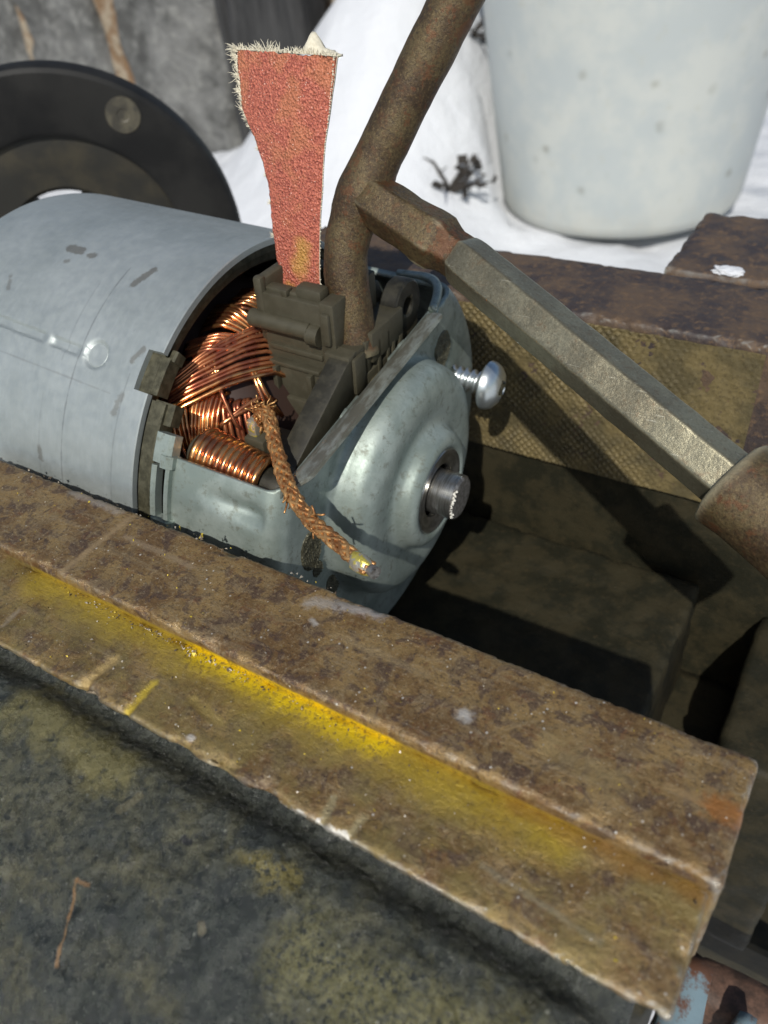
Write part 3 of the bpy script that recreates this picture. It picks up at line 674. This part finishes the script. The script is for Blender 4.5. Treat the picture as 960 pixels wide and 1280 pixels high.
    # knurled spots
    def spot(c, nrm, ru, rv, up, name='knurled_spot'):
        nrm = nz(nrm); a = nz(np.cross(up, nrm)); b = np.cross(nrm, a); V = []; Fc = []; N = 26; idx = {}
        for i in range(N+1):
            for j in range(N+1):
                x = (i/N*2-1); y = (j/N*2-1); q = x*x+y*y
                xx, yy = x*math.sqrt(max(0, 1-y*y/2)), y*math.sqrt(max(0, 1-x*x/2)); q = math.hypot(xx, yy)
                h = .1 if q < .97 else -.25
                s = .62; h += .26*min(1-abs(((xx*ru+yy*rv)/s) % 1-.5)*2, 1-abs(((xx*ru-yy*rv)/s) % 1-.5)*2) if q < .93 else 0
                idx[i, j] = len(V); V.append(np.array(c)+a*xx*ru+b*yy*rv+nrm*h)
        for i in range(N):
            for j in range(N): Fc.append([idx[i, j], idx[i+1, j], idx[i+1, j+1], idx[i, j+1]])
        o = mesh(name, V, Fc, 'olive', e); o.parent = cap; return o
    spot((22.5, 16.4, 13.5), (1, 0, 0), 2.6, 3.3, (0, 0, 1))
    spot((22.5, -22.4, 3.6), (1, 0, 0), 2.4, 3.4, (0, 0, 1)); spot((22.5, -21.6, -.6), (1, 0, 0), 1.2, 1.3, (0, 0, 1))
    spot((22.5, -18.7, -6.6), (1, 0, 0), 1.8, 2.0, (0, 0, 1))
    # --- bearing and shaft
    add('bearing', lathe([(29.2, 4.2), (30.1, 4.3), (30.25, 4.8), (30.3, 5.8), (30.45, 6.1), (30.5, 6.6), (30.1, 6.9)], np.arange(0, 360, 5.)), 'steel', ang=40)
    sh = add('shaft', lathe([(26, .01), (26, 3.45), (31.2, 3.45), (31.25, 3.35), (31.4, 3.35), (31.45, 3.45), (33.6, 3.45)], np.arange(0, 360, 5.)), 'steel', ang=30)
    o = mesh('shaft_end', *lathe([(33.5, 3.45), (33.95, 3.1), (34.0, 2.9), (33.9, 1.0), (33.9, .01)], np.arange(0, 360, 5.)), 'steel_end', e); o.parent = sh; smooth_edges(o, 30)
    parts = []
    rn = random.Random(5)
    for k in range(26):
        t = 95+k*3.4+rn.uniform(-1, 1)-60; q = 3.2+rn.uniform(-.2, .25); s = rn.uniform(.1, .26)
        c = (33.85+rn.uniform(-.1, .25), -q*math.sin(rad(t)), q*math.cos(rad(t))); parts.append(([(c[0]+a*s, c[1]+b*s, c[2]+d*s) for a, b, d in ((1, 0, 0), (-1, 0, 0), (0, 1.5, 0), (0, -1.2, 0), (0, 0, 1.4), (0, 0, -1))], [[0, 2, 4], [0, 4, 3], [0, 3, 5], [0, 5, 2], [1, 4, 2], [1, 3, 4], [1, 5, 3], [1, 2, 5]]))
    V, Fc = join(parts); o = mesh('burr', V, Fc, 'chip', e); o.parent = sh; o['kind'] = 'stuff'
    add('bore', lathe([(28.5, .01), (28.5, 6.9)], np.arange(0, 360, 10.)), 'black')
    # --- screw
    sc = (19.5, 7.0)
    def scl(prof, m=28): 
        V, Fc = lathe(prof, np.arange(0, 360, 360/m)); return [(p[0], p[1]+sc[0], p[2]+sc[1]) for p in V], Fc
    o = add('screw', scl([(28.6, .01), (28.6, 3.6), (28.95, 3.95), (29.6, 3.9), (30.4, 3.5), (31.1, 2.7), (31.5, 1.7), (31.6, 1.3), (30.6, .8), (30.5, .01)]), 'screw', ang=40)
    V = []; Fc = []; turns = 5.2; N = 120; m = 9
    for i in range(N+1):
        a = i/N*turns*2*math.pi; u = 22.8+i/N*6.2
        for (du, r) in ((-.6, 1.25), (-.25, 1.35), (0, 1.95), (.25, 1.35), (.6, 1.25)): V.append((u+du, sc[0]+r*math.sin(a), sc[1]+r*math.cos(a)))
    for i in range(N):
        for j in range(4): q = i*5+j; Fc.append([q, q+1, q+6, q+5])
    t_ = mesh('thread', V, Fc, 'screw', e, True); t_.parent = o
    t_ = mesh('recess', *join([box((31.0, sc[0]-.35, sc[1]-1.5), (31.6, sc[0]+.35, sc[1]+1.5), .08), box((31.0, sc[0]-1.5, sc[1]-.35), (31.62, sc[0]+1.5, sc[1]+.35), .08)]), 'olive', e); t_.parent = o
    # --- armature
    arm = add('armature', lathe([(-30, 8), (-30, 24), (-9, 24), (-9, 23.6), (0, 22.9), (4, 21), (8, 17.4), (12, 12), (16, 8), (22, 7.5), (22, .1)], np.arange(0, 360, 6.)), 'armature', True)
    def radial(u): return float(np.interp(u, [-9, 0, 4, 8, 12, 16], [24.5, 24, 22, 18.5, 13, 9]))
    def bundle(A0, B0, A1, B1, n, r=.33, lift=0., bow=.8, mat='copper', name='winding', jit=.12, seed=1):
        rn = random.Random(seed); parts = []
        for k in range(n):
            t = k/max(1, n-1); A = np.array(A0)*(1-t)+np.array(A1)*t; B = np.array(B0)*(1-t)+np.array(B1)*t
            P = []; lf = lift+rn.uniform(-jit, jit); ja = np.array([rn.uniform(-jit, jit) for _ in range(3)])
            for s in np.linspace(-.25, 1.22, 16):
                p = A+(B-A)*s+ja; q = math.hypot(p[1], p[2]); tar = radial(p[0])+lf+bow*math.sin(math.pi*min(1, max(0, s)))
                if s < 0: tar -= 6*(s*s)*4
                if s > 1: tar -= 5*((s-1)**2)*9
                p[1] *= tar/q; p[2] *= tar/q; P.append(p)
            parts.append(tube(P, r, 7))
        V, Fc = join(parts); o = mesh(name, V, Fc, mat, e, True); o.parent = arm; return o
    bundle([-3.9, -16.1, 18.0], [3.3, -3.6, 22.1], [-1.9, -17.8, 16.3], [7.2, -6.6, 18.0], 9, .3, 1.0, -.5, 'enamel', jit=.16, seed=2)
    bundle([-1.8, -18.1, 15.8], [7.3, -6.3, 17.9], [-1.6, -18.8, 15.1], [7.9, -6.7, 17.2], 2, .33, 1.3, -.3, 'copper', seed=3)
    bundle([-3.3, -10.0, 22.0], [2.9, -5.6, 21.8], [-2.5, -11.9, 20.9], [3.2, -7.8, 21.0], 5, .33, .3, .3, 'enamel', seed=4)
    bundle([-3.4, -3.2, 24.0], [3.6, -3.3, 22.0], [-2.4, -7.6, 22.8], [3.5, -5.2, 21.6], 7, .33, .35, .9, 'copper', seed=5)
    bundle([-3.2, 2.2, 24.1], [1.6, 3.1, 23.9], [-1.9, -3.6, 23.8], [2.4, -1.0, 23.2], 7, .33, .3, .5, 'copper', seed=6)
    bundle([1.0, -16.2, 16.8], [2.3, -19, 12.3], [3.9, -13.9, 17.1], [4.7, -17.2, 12.6], 8, .33, .35, .3, 'copper', seed=7)
    bundle([-2.6, -18.4, 15.4], [-.6, -20.6, 11.8], [.6, -16.8, 16.6], [2.8, -19.1, 12.0], 7, .33, .2, .3, 'copper', seed=8)
    bundle([-4.6, -13.2, 20.2], [-1.2, -12.8, 20.4], [-3.2, -15.2, 18.9], [-.7, -14.2, 19.4], 5, .33, .2, .3, 'copper', seed=9)
    bundle([-2.2, -11.6, 21.1], [.3, -13.8, 19.7], [.6, -9.8, 21.6], [2.2, -12.1, 19.8], 8, .3, 0, .2, 'copper', seed=10)
    bundle([-5, -19, 14.5], [-2.5, -21.5, 10], [-3, -18.5, 15], [-1, -21, 10], 6, .33, .1, .2, 'copper', seed=11)
    bundle([4.1, -13.4, 17.3], [6.6, -14.2, 13.6], [4.1, -13.4, 17.3], [6.6, -14.2, 13.6], 1, .3, 1.2, .2, 'enamel', 'lead_wire', 0, 12)
    bundle([5.5, -14.7, 14.5], [7.8, -10.0, 15.7], [5.2, -15.1, 14.1], [7.9, -11.0, 15.2], 2, .33, .8, .3, 'enamel', 'lead_wire', .1, 13)
    bundle([5.7, -8.8, 18.4], [8.2, -10.0, 15.1], [6.1, -8.6, 18.4], [8.8, -9.6, 15.1], 2, .4, .8, .3, 'copper', 'lead_wire', .1, 14)
    bundle([4.5, -14.5, 16.0], [6.5, -17.0, 11], [6.5, -12.4, 16.5], [8.6, -14, 11.8], 6, .33, .1, .2, 'enamel', seed=15)
    # commutator segments
    V = []; Fc = []
    parts = []
    for k in range(20):
        t0 = k*18; parts.append(lathe([(13, 8.5), (13.2, 9.2), (21, 9.2)], [t0, t0+7, t0+14], False))
    o = add('commutator', join(parts), 'copper')
    # --- brush carrier of dark plastic; boxes in (u, front, up) turned into the local frame
    def fb(lo, hi, bev=.3): return box((lo[0], -hi[1], lo[2]), (hi[0], -lo[1], hi[2]), bev)
    def slant(poly, u0, u1, bev=.25): return prism([(-a, b) for a, b in poly], u0, u1, 0, bev)
    bh = add('brush_holder', join([
        fb((5.7, 2.9, 12), (17.4, 5.0, 29.4)), fb((5.9, 2.6, 12), (16, 5.9, 19.4), .35), fb((6.2, 2.6, 10.5), (15.6, 6.6, 14.6), .35),
        fb((5.4, -6, 11), (17.4, -3.6, 30.0)), fb((4.6, -4.4, 21.6), (6.4, 4.6, 31.0), .5), fb((11.0, 1.9, 28.6), (15.2, 4.3, 30.9), .6), fb((15.4, 2.0, 19.8), (17.7, 5.4, 30.0)),
        fb((6, 2.4, 28.9), (11.5, 4.2, 29.9), .3), fb((6.4, 4.7, 21.2), (15.2, 5.3, 22.0), .15), fb((6.6, 4.7, 19.2), (15.0, 6.2, 19.9), .2), fb((7.4, 5.6, 14.4), (8.2, 6.9, 19.3), .15), fb((13.2, 5.6, 14.4), (14.0, 6.9, 19.3), .15), fb((4.9, 3.8, 23.2), (6.4, 5.2, 31.4), .5), fb((15.9, 4.9, 24.2), (17.2, 6.0, 28.8), .3), fb((9.2, 3.4, 29.2), (10.2, 4.9, 30.3), .2)]), 'plastic', ang=30)
    cp = tube([(3.9, -5.1, 25.3), (13.6, -5.1, 25.3)], 1.25, 14); o = mesh('guide_bar', *join([cp, tube([(13.4, -5.0, 24.9), (15.2, -5.0, 24.9)], 1.5, 14)]), 'plastic', e); o.parent = bh; smooth_edges(o, 40)
    o = mesh('stop_block', *join([fb((16.4, 2.2, 20.0), (20.4, 6.6, 23.7), .35), fb((19.2, 3.2, 17.8), (20.9, 6.0, 23.2), .3)]), 'plastic', e); o.parent = bh; smooth_edges(o, 30)
    o = mesh('rear_block', *join([fb((15.6, -7.0, 20.4), (21.0, 1.6, 24.9), .3), fb((16.2, -1.2, 24.4), (19.2, .8, 25.9), .3), fb((17.6, 1.4, 19.2), (20.6, 2.6, 24.0), .2), fb((19.4, -6.6, 16), (21.1, -5.6, 21), .15), fb((19.4, -4.4, 16), (21.1, -3.6, 21), .15), fb((17.0, -5.2, 14), (20.8, 3.0, 19.5), .2), fb((18.2, -.6, 15), (21.0, .2, 23.4), .15), fb((18.2, -3.1, 15), (21.0, -2.3, 23.4), .15)]), 'plastic', e); o.parent = bh; smooth_edges(o, 30)
    o = mesh('tooth', *prism([(14.2, 17), (17.4, 17), (17.0, 25.2), (16.2, 27.2), (15.2, 27.2), (14.6, 25)], 6.2, 8.6, 1, .25), 'plastic', e); o.parent = bh; smooth_edges(o, 30)
    V = []; Fc = []; m = 36                                             # eyelet
    for i in range(m):
        t = 2*math.pi*i/m
        for u, r in ((17.8, 1.35), (17.6, 1.6), (17.6, 3.5), (17.9, 3.8), (20.1, 3.8), (20.4, 3.5), (20.4, 1.6), (20.2, 1.35)): V.append((u, 9.6-r*math.sin(t), 23.6+r*math.cos(t)))
    for i in range(m):
        for j in range(8): a = i*8+j; b = i*8+(j+1) % 8; c = ((i+1) % m)*8; Fc.append([a, b, c+(j+1) % 8, c+j])
    o = mesh('eyelet', *join([(V, Fc), fb((17.7, -12.6, 15), (20.3, -6.8, 21.2), .3)]), 'plastic', e); o.parent = bh; smooth_edges(o, 30)
    o = mesh('arm', *join([slant([(4.6, 24), (7.2, 23), (20.5, 15.6), (22.6, 12.2), (21.6, 9.6), (18, 11), (5, 17.6)], 17.2, 20.4), slant([(5.2, 20.6), (13, 16.6), (12, 13.6), (5.2, 16)], 16.0, 17.4, .3)]), 'plastic', e); o.parent = bh; smooth_edges(o, 30)
    V, Fc = rblock((18.4, -21, 9), (21.0, 16, 18.2), .6, .3, .15, .5, .2, .5, 3)
    V = [(p[0], p[1], p[2]-max(0, -p[1]-2)*.2) for p in V]
    o = mesh('grimy_backing', V, Fc, 'grime', e, True); o.parent = bh
    # --- choke coil in front
    c0 = np.array([4.4, -21.2, 13.4]); c1 = np.array([17.5, -21.6, 12.2]); ax = nz(c1-c0); a, b = frame(ax)
    ck = add('choke_core', tube([c0-ax*.2, c0+ax*.1, c0+ax*.5, c0+ax*1.6, c1, c1+ax*2.4, c1+ax*2.8], [1.4, 2.2, 2.7, 2.8, 2.2, 2.3, 2.0], 20), 'plastic', ang=40)
    P = []
    for i in range(301):
        s = i/300; ang = s*11*2*math.pi; rc = 3.3-.35*s
        P.append(c0+ax*(1.6+s*10.6)+a*rc*math.cos(ang)+b*rc*math.sin(ang))
    o = mesh('choke_coil', *tube(P, .56, 8, ref=ax), 'copper', e, True); o.parent = ck
    # terminal clip, braid
    add('terminal_block', join([fb((10.4, 14.6, 11.5), (13.6, 18.2, 15.6), .3), fb((12.2, 13.6, 13.4), (17.0, 17.6, 15.2), .3)]), 'plastic', ang=30)
    path = spline([(11.6, -15.9, 15.2), (12.0, -16.2, 18.0), (12.9, -16.4, 19.5), (15.1, -17.8, 19.6), (18.6, -21.4, 18.6), (24.0, -26.5, 18.0), (28.3, -29.1, 17.5), (32.5, -31.0, 18.0), (37.2, -33.1, 18.6), (39.4, -33.9, 18.8)], 18)
    parts = []; N = len(path)
    L = np.concatenate([[0], np.cumsum([np.linalg.norm(path[i+1]-path[i]) for i in range(N-1)])])
    for sgn in (1, -1):
        for k in range(5):
            Q = []
            for i in range(N):
                T = path[min(i+1, N-1)]-path[max(i-1, 0)]; a, b = frame(T); ph = 2*math.pi*k/5+sgn*L[i]*.8
                rc = (.66+.08*math.sin(L[i]*2.1+k*2.1)*sgn+.2*fbm((L[i]*.4, k*3., sgn*5.), 1, 2))*(1.08-.1*i/N)*.82; Q.append(path[i]+a*rc*1.25*math.cos(ph)+b*rc*.75*math.sin(ph))
            parts.append(tube(Q, .265, 6))
    parts.append(tube(path, .42, 8))
    rn = random.Random(9)
    for q in range(60):                                                   # loose strands at the root and the tip
        i = rn.choice([8, 12, 16, 20, 22, 24, 26, 30, 14, 60, 90, 110]); p = path[i]+np.array([rn.gauss(0, .5) for _ in range(3)]); T = nz(path[min(i+3, N-1)]-path[i])*(1 if i > 10 else -1); Q = [p]
        for z_ in range(5): T = nz(T+np.array([rn.gauss(0, .35) for _ in range(3)])); Q.append(Q[-1]+T*.5)
        parts.append(tube(Q, rn.uniform(.07, .15), 4))
    br = add('copper_braid', join(parts), 'braid', True)
    tip = path[-1]; T = nz(path[-1]-path[-4])
    V, Fc = tube([tip-T*2.8, tip-T*2.2, tip-T*1.2, tip-T*.3, tip+T*.2], [.7, .95, 1.0, .85, .65], 16); V = [np.array(p)+.28*np.array([fbm(p, .9, 3, q) for q in (1, 4, 7)]) for p in V]
    o = mesh('solder', V, Fc, 'solder', e, True); o.parent = br
    V, Fc = tube([tip+T*0, tip+T*.9, tip+T*.92, tip+T*.4], [.62, .72, .5, .4], 14); o = mesh('crimp_end', V, Fc, 'steel_end', e); o.parent = br; smooth_edges(o, 40)
    # folded terminal clip at the root of the braid
    o = mesh('weld_tab', *join([fb((10.6, 14.9, 15.2), (12.2, 17.6, 18.0), .5)]), 'solder', e); o.parent = br; smooth_edges(o, 40)
    o = mesh('red_lead', *tube(spline([(3.5, -22.8, 14.6), (5, -23.8, 13.4), (6.2, -25.6, 12.8)], 5), .22, 6), 'enamel', e, True)
    return e
MOTOR = motor()
ML = np.array(MOTOR.matrix_world)[:3, :3]
def mw(u, fr, h): return MC+md*u-mb*fr+mu*h

# ---------------------------------------------------------------- sandpaper strip stuck in the brush slot
def sandpaper():
    base = mw(11.5, 1.2, 27.5)
    e = empty('sandpaper_strip', base, 'torn strip of red sandpaper standing upright out of the motor', 'sandpaper')
    n0 = nz([-.05, -.97, .25])
    def pl(px): v = ray(px); t = ((base-CAM)@n0)/(v@n0); return CAM+v*t
    Lp = [(355, 400), (355, 382), (350, 345), (345, 310), (340, 270), (338, 240), (331, 210), (322, 180), (312, 157), (305, 140), (301, 118), (299, 100), (296, 82), (296, 62)]
    Rp = [(402, 402), (402, 384), (400, 345), (400, 310), (401, 270), (403, 240), (404, 210), (406, 180), (409, 157), (411, 140), (413, 118), (415, 100), (416, 84), (417, 70)]
    L = spline([pl(p) for p in Lp], 8); R = spline([pl(p) for p in Rp], 8)
    m = len(L); n = 40; V = []; Fc = []
    ctr = base
    for i in range(m):
        h = i/(m-1); jl = .16*fbm((i*.5, 0, 0), 1.3, 3, 1)
        for j in range(n+1):
            t = j/n; p = L[i]*(1-t)+R[i]*t; w_ = np.linalg.norm(R[i]-L[i])
            bulge = 1.1*math.sin(math.pi*t)*h-.9*h*h*t+.5*math.sin(h*4)*.6
            p = p-n0*(-bulge)*.6
            if j == 0: p = p+nz(R[i]-L[i])*jl
            if i == m-1: p = p+np.array([0, 0, .35*fbm((j*.6, 0, 0), 1.1, 3, 4)])
            V.append(p)
    k = len(V)
    Vb = [p-n0*.24 for p in V]
    for i in range(m-1):
        for j in range(n): a = i*(n+1)+j; Fc.append([a, a+1, a+n+2, a+n+1])
    nf = len(Fc)
    Fb = [[q+k for q in f[::-1]] for f in Fc]
    ring = [j for j in range(n+1)]+[i*(n+1)+n for i in range(1, m)]+[(m-1)*(n+1)+j for j in range(n-1, -1, -1)]+[i*(n+1) for i in range(m-2, 0, -1)]
    Fe = [[ring[i], ring[i]+k, ring[(i+1) % len(ring)]+k, ring[(i+1) % len(ring)]] for i in range(len(ring))]
    mesh('sheet', V+Vb, Fc+Fb+Fe, 'grit', e, True, ['cloth'], [0]*nf+[1]*(len(Fb)+len(Fe)))
    # frayed threads on the torn edges
    rn = random.Random(3); parts = []
    def hair(p, dr, ln, r=.07):
        q = [p]; dr = nz(dr)
        for s in range(3): dr = nz(dr+np.array([rn.gauss(0, .3) for _ in range(3)])); q.append(q[-1]+dr*ln/3)
        parts.append(tube(q, [r, r*.9, r*.6, r*.2], 4))
    zz = np.array([0, 0, 1.])
    for i in range(1, m):
        out = nz(L[i]-R[i]); d_ = 1 if i > m*.62 else .55
        for q in range(7 if d_ == 1 else 4):
            p = L[i]*(1-.0)+out*-.1-n0*rn.uniform(0, .5); hair(p, out*1+zz*rn.uniform(-.1, .9)-n0*rn.uniform(-.3, .8), rn.uniform(.25, 1.15)*d_)
        if i % 9 == 0:
            for q in range(14): hair(L[i]-n0*.2, out*1+zz*.5, rn.uniform(.9, 1.9)*d_, .06)
    for j in range(n*6):
        t = rn.random(); p = L[-1]*(1-t)+R[-1]*t-n0*rn.uniform(-.1, .6); hair(p, zz+nz(L[-1]-R[-1])*rn.uniform(-.2, .7)-n0*rn.uniform(-.3, .8), rn.uniform(.25, 1.2)*(1.3 if .2 < t < .45 else .8))
    for j in range(26): hair(L[-1], nz(L[-1]-R[-1])+zz*rn.uniform(-.1, .6), rn.uniform(.6, 2.4), .06)
    for i in range(1, m, 1):
        if rn.random() < .8: hair(R[i], nz(R[i]-L[i])+zz*rn.uniform(-.5, .5), rn.uniform(.1, .3), .08)
    V, Fc = join(parts); o = mesh('frayed_threads', V, Fc, 'cloth', e); o['kind'] = 'stuff'
    # curled corner at the top right
    V = []; Fc = []; tr = R[-1]; tl = tr+(L[-1]-R[-1])*.32
    for i in range(9):
        s = i/8
        for j in range(9):
            t = j/8; p = tl*(1-t)+tr*t
            ht = 2.9*math.exp(-((t-.18)/.2)**2)+1.2*(1-t)*t*2+.25
            p = p+np.array([0, 0, 1])*ht*s*(1-.25*s)+(-n0)*(s*s*1.6+.3)+np.array([rn.uniform(-.1, .1), 0, rn.uniform(-.15, .15)*s]); V.append(p)
    for i in range(8):
        for j in range(8): a = i*9+j; Fc.append([a, a+1, a+10, a+9])
    o = mesh('curled_corner', V, Fc, 'cloth', e, True); mm = o.modifiers.new('t', 'SOLIDIFY'); mm.thickness = .25*U
    # narrow end showing on the other side of the rod
    q0 = mw(18.6, 2.2, 20.5); q1 = mw(17.8, 0.2, 27.6); P = spline([q0, mw(18.4, 1.6, 23.5), mw(18.2, .9, 26), q1], 6)
    V, Fc = tube(P, [.5]*(len(P)-1)+[.3], 4, poly=[(-.9, -.35), (.9, -.35), (.9, .35), (-.9, .35)]); mesh('tail', V, Fc, 'grit', e)
sandpaper()

# ---------------------------------------------------------------- T-shaped socket wrench
def tool():
    P0 = mw(18.4, 1.2, 21.0); P1 = at((432, 325), 103.5); J = at((453, 245), 100); T1 = at((500, 140), 95); T2 = at((600, -60), 86)
    e = empty('t_wrench', P0, 'rusty brown wrench of welded rod with a faceted side bar and socket', 'wrench')
    A1 = spline([P0, P1, J, T1, T2], 14); n = len(A1)
    rr = [2.9+.12*fbm((i*.3, 0, 0), 1, 2)+(.55*math.exp(-((i-28)/5)**2)) for i in range(n)]
    V, Fc = tube(A1, rr, 28, ref=(.3, 1, 0))
    V = [np.array(p)+.07*np.array([fbm(p, .45, 3, q) for q in (1, 3, 5)]) for p in V]
    mesh('rod', V, Fc, 'tool', e, True)
    B0 = at((448, 238), 99.5); B1 = at((576, 322), 95.2); B2 = at((917, 606), 79.0)
    ax = nz(B1-B0)
    def hexa(c=.14, rot=0, n=6, sq=1):
        out = []; K = [np.array([math.cos(2*math.pi*i/n+rot), math.sin(2*math.pi*i/n+rot)*sq]) for i in range(n)]
        for i in range(n):
            p, q, r = K[i-1], K[i], K[(i+1) % n]
            for t in (c*1.6, c*1.2): out.append(q+(p-q)*t)
            out.append(q+(p-q)*c*.45+(r-q)*c*.2); out.append(q+(p-q)*c*.2+(r-q)*c*.45)
            for t in (c*1.2, c*1.6): out.append(q+(r-q)*t)
        return [tuple(x) for x in out]
    hp = hexa(.1, rad(33))
    def hx(ts, rs, A, B, name, mat, amp=.08, seed=0, poly=hp, sm=32):
        P = [A+(B-A)*t for t in ts]; V, Fc = tube(P, rs, ref=(0, -.3, 1), poly=poly)
        V = [np.array(p)+amp*np.array([fbm(p, .35, 3, q+seed) for q in (1, 3, 5)]) for p in V]
        return smooth_edges(mesh(name, V, Fc, mat, e), sm)
    # faceted stub welded to the rod, then a narrow neck
    ts = list(np.linspace(0, .80, 14))+[.84, .88, .92, .97, 1.05]
    rs = [1.6, 2.5, 3.0, 3.25, 3.35, 3.4, 3.4, 3.4, 3.4, 3.45, 3.55, 3.65, 3.7, 3.65]+[3.3, 3.0, 2.85, 2.85, 2.9]
    hx(ts, rs, B0, B1, 'faceted_stub', 'tool', .16, 2)
    ts = [0.0, .012, .03]+list(np.linspace(.05, 1.06, 60)); rs = [2.6, 3.0, 3.15]+[3.22]*60
    sqr = []
    hx(ts, rs, B1-ax*.3, B2, 'hex_bar', 'bar', .07, 5, hexa(.07, rad(33)))
    D = nz(B2-B1); S0 = B2-D*.6; 
    V, Fc = tube([S0+D*q for q in (2.5, .5, .1, -.0, .25, .8, 1.6, 3, 6, 10, 14, 18)], [3.4, 3.5, 4.0, 4.5, 4.85, 4.9, 4.8, 4.7, 4.7, 4.7, 4.7, 4.6], 36)
    V = [np.array(p)+.14*np.array([fbm(p, .3, 3, q) for q in (1, 3, 5)]) for p in V]
    smooth_edges(mesh('socket', V, Fc, 'tool', e), 50)
tool()

# ---------------------------------------------------------------- crumbs on the jaws
def crumbs():
    rn = random.Random(11); parts = []
    def crumb(c, s):
        d = [np.array([rn.gauss(0, 1) for _ in range(3)]) for _ in range(5)]; d = [nz(x)*s*rn.uniform(.6, 1.3) for x in d]
        parts.append(([np.array(c)+x for x in d], [[0, 1, 2], [0, 2, 3], [0, 3, 1], [4, 2, 1], [4, 3, 2], [4, 1, 3]]))
    for k in range(420): crumb((rn.uniform(-100, 2), rn.uniform(33.4, 44.6), .06), abs(rn.gauss(.05, .05))+.03)
    for k in range(520): crumb((rn.uniform(-100, 2), rn.uniform(24, 32.6), -1.65), abs(rn.gauss(.05, .05))+.03)
    for k in range(160): crumb((rn.gauss(-52, 9), 32.4-abs(rn.gauss(0, .5)), -1.55), abs(rn.gauss(.1, .06))+.04)
    for k in range(70): crumb((rn.uniform(-98, -40), 45.1+rn.uniform(-.6, .2), rn.uniform(-.3, .15)), abs(rn.gauss(.1, .07))+.04)
    for k in range(14): crumb((-60+rn.gauss(0, .25), 44.9+rn.gauss(0, .2), .15+rn.uniform(0, .3)), .22)
    V, Fc = join(parts); tag(mesh('filings', V, Fc, 'crumb'), 'scattered metal filings and yellow crumbs on the near jaw', 'filings', kind='stuff')
def clump():
    bm = bmesh.new(); bmesh.ops.create_icosphere(bm, subdivisions=4, radius=1); rn = 0
    V = []
    for v in bm.verts:
        k = 1+.35*fbm(v.co*2, 1, 3, 4); V.append((-22.6+v.co.x*2.6*k, 138.6+v.co.y*1.5*k, -.5+v.co.z*.7*k))
    bm.verts.index_update(); Fc = [[v.index for v in f.verts] for f in bm.faces]; bm.free()
    tag(mesh('snow_clump', V, Fc, 'snow', None, True), 'small clump of snow lying on the rusty anvil pad', 'snow clump')
clump()
crumbs()
for o in bpy.data.objects:
    for k in ('_w', '_l'):
        if k in o: del o[k]
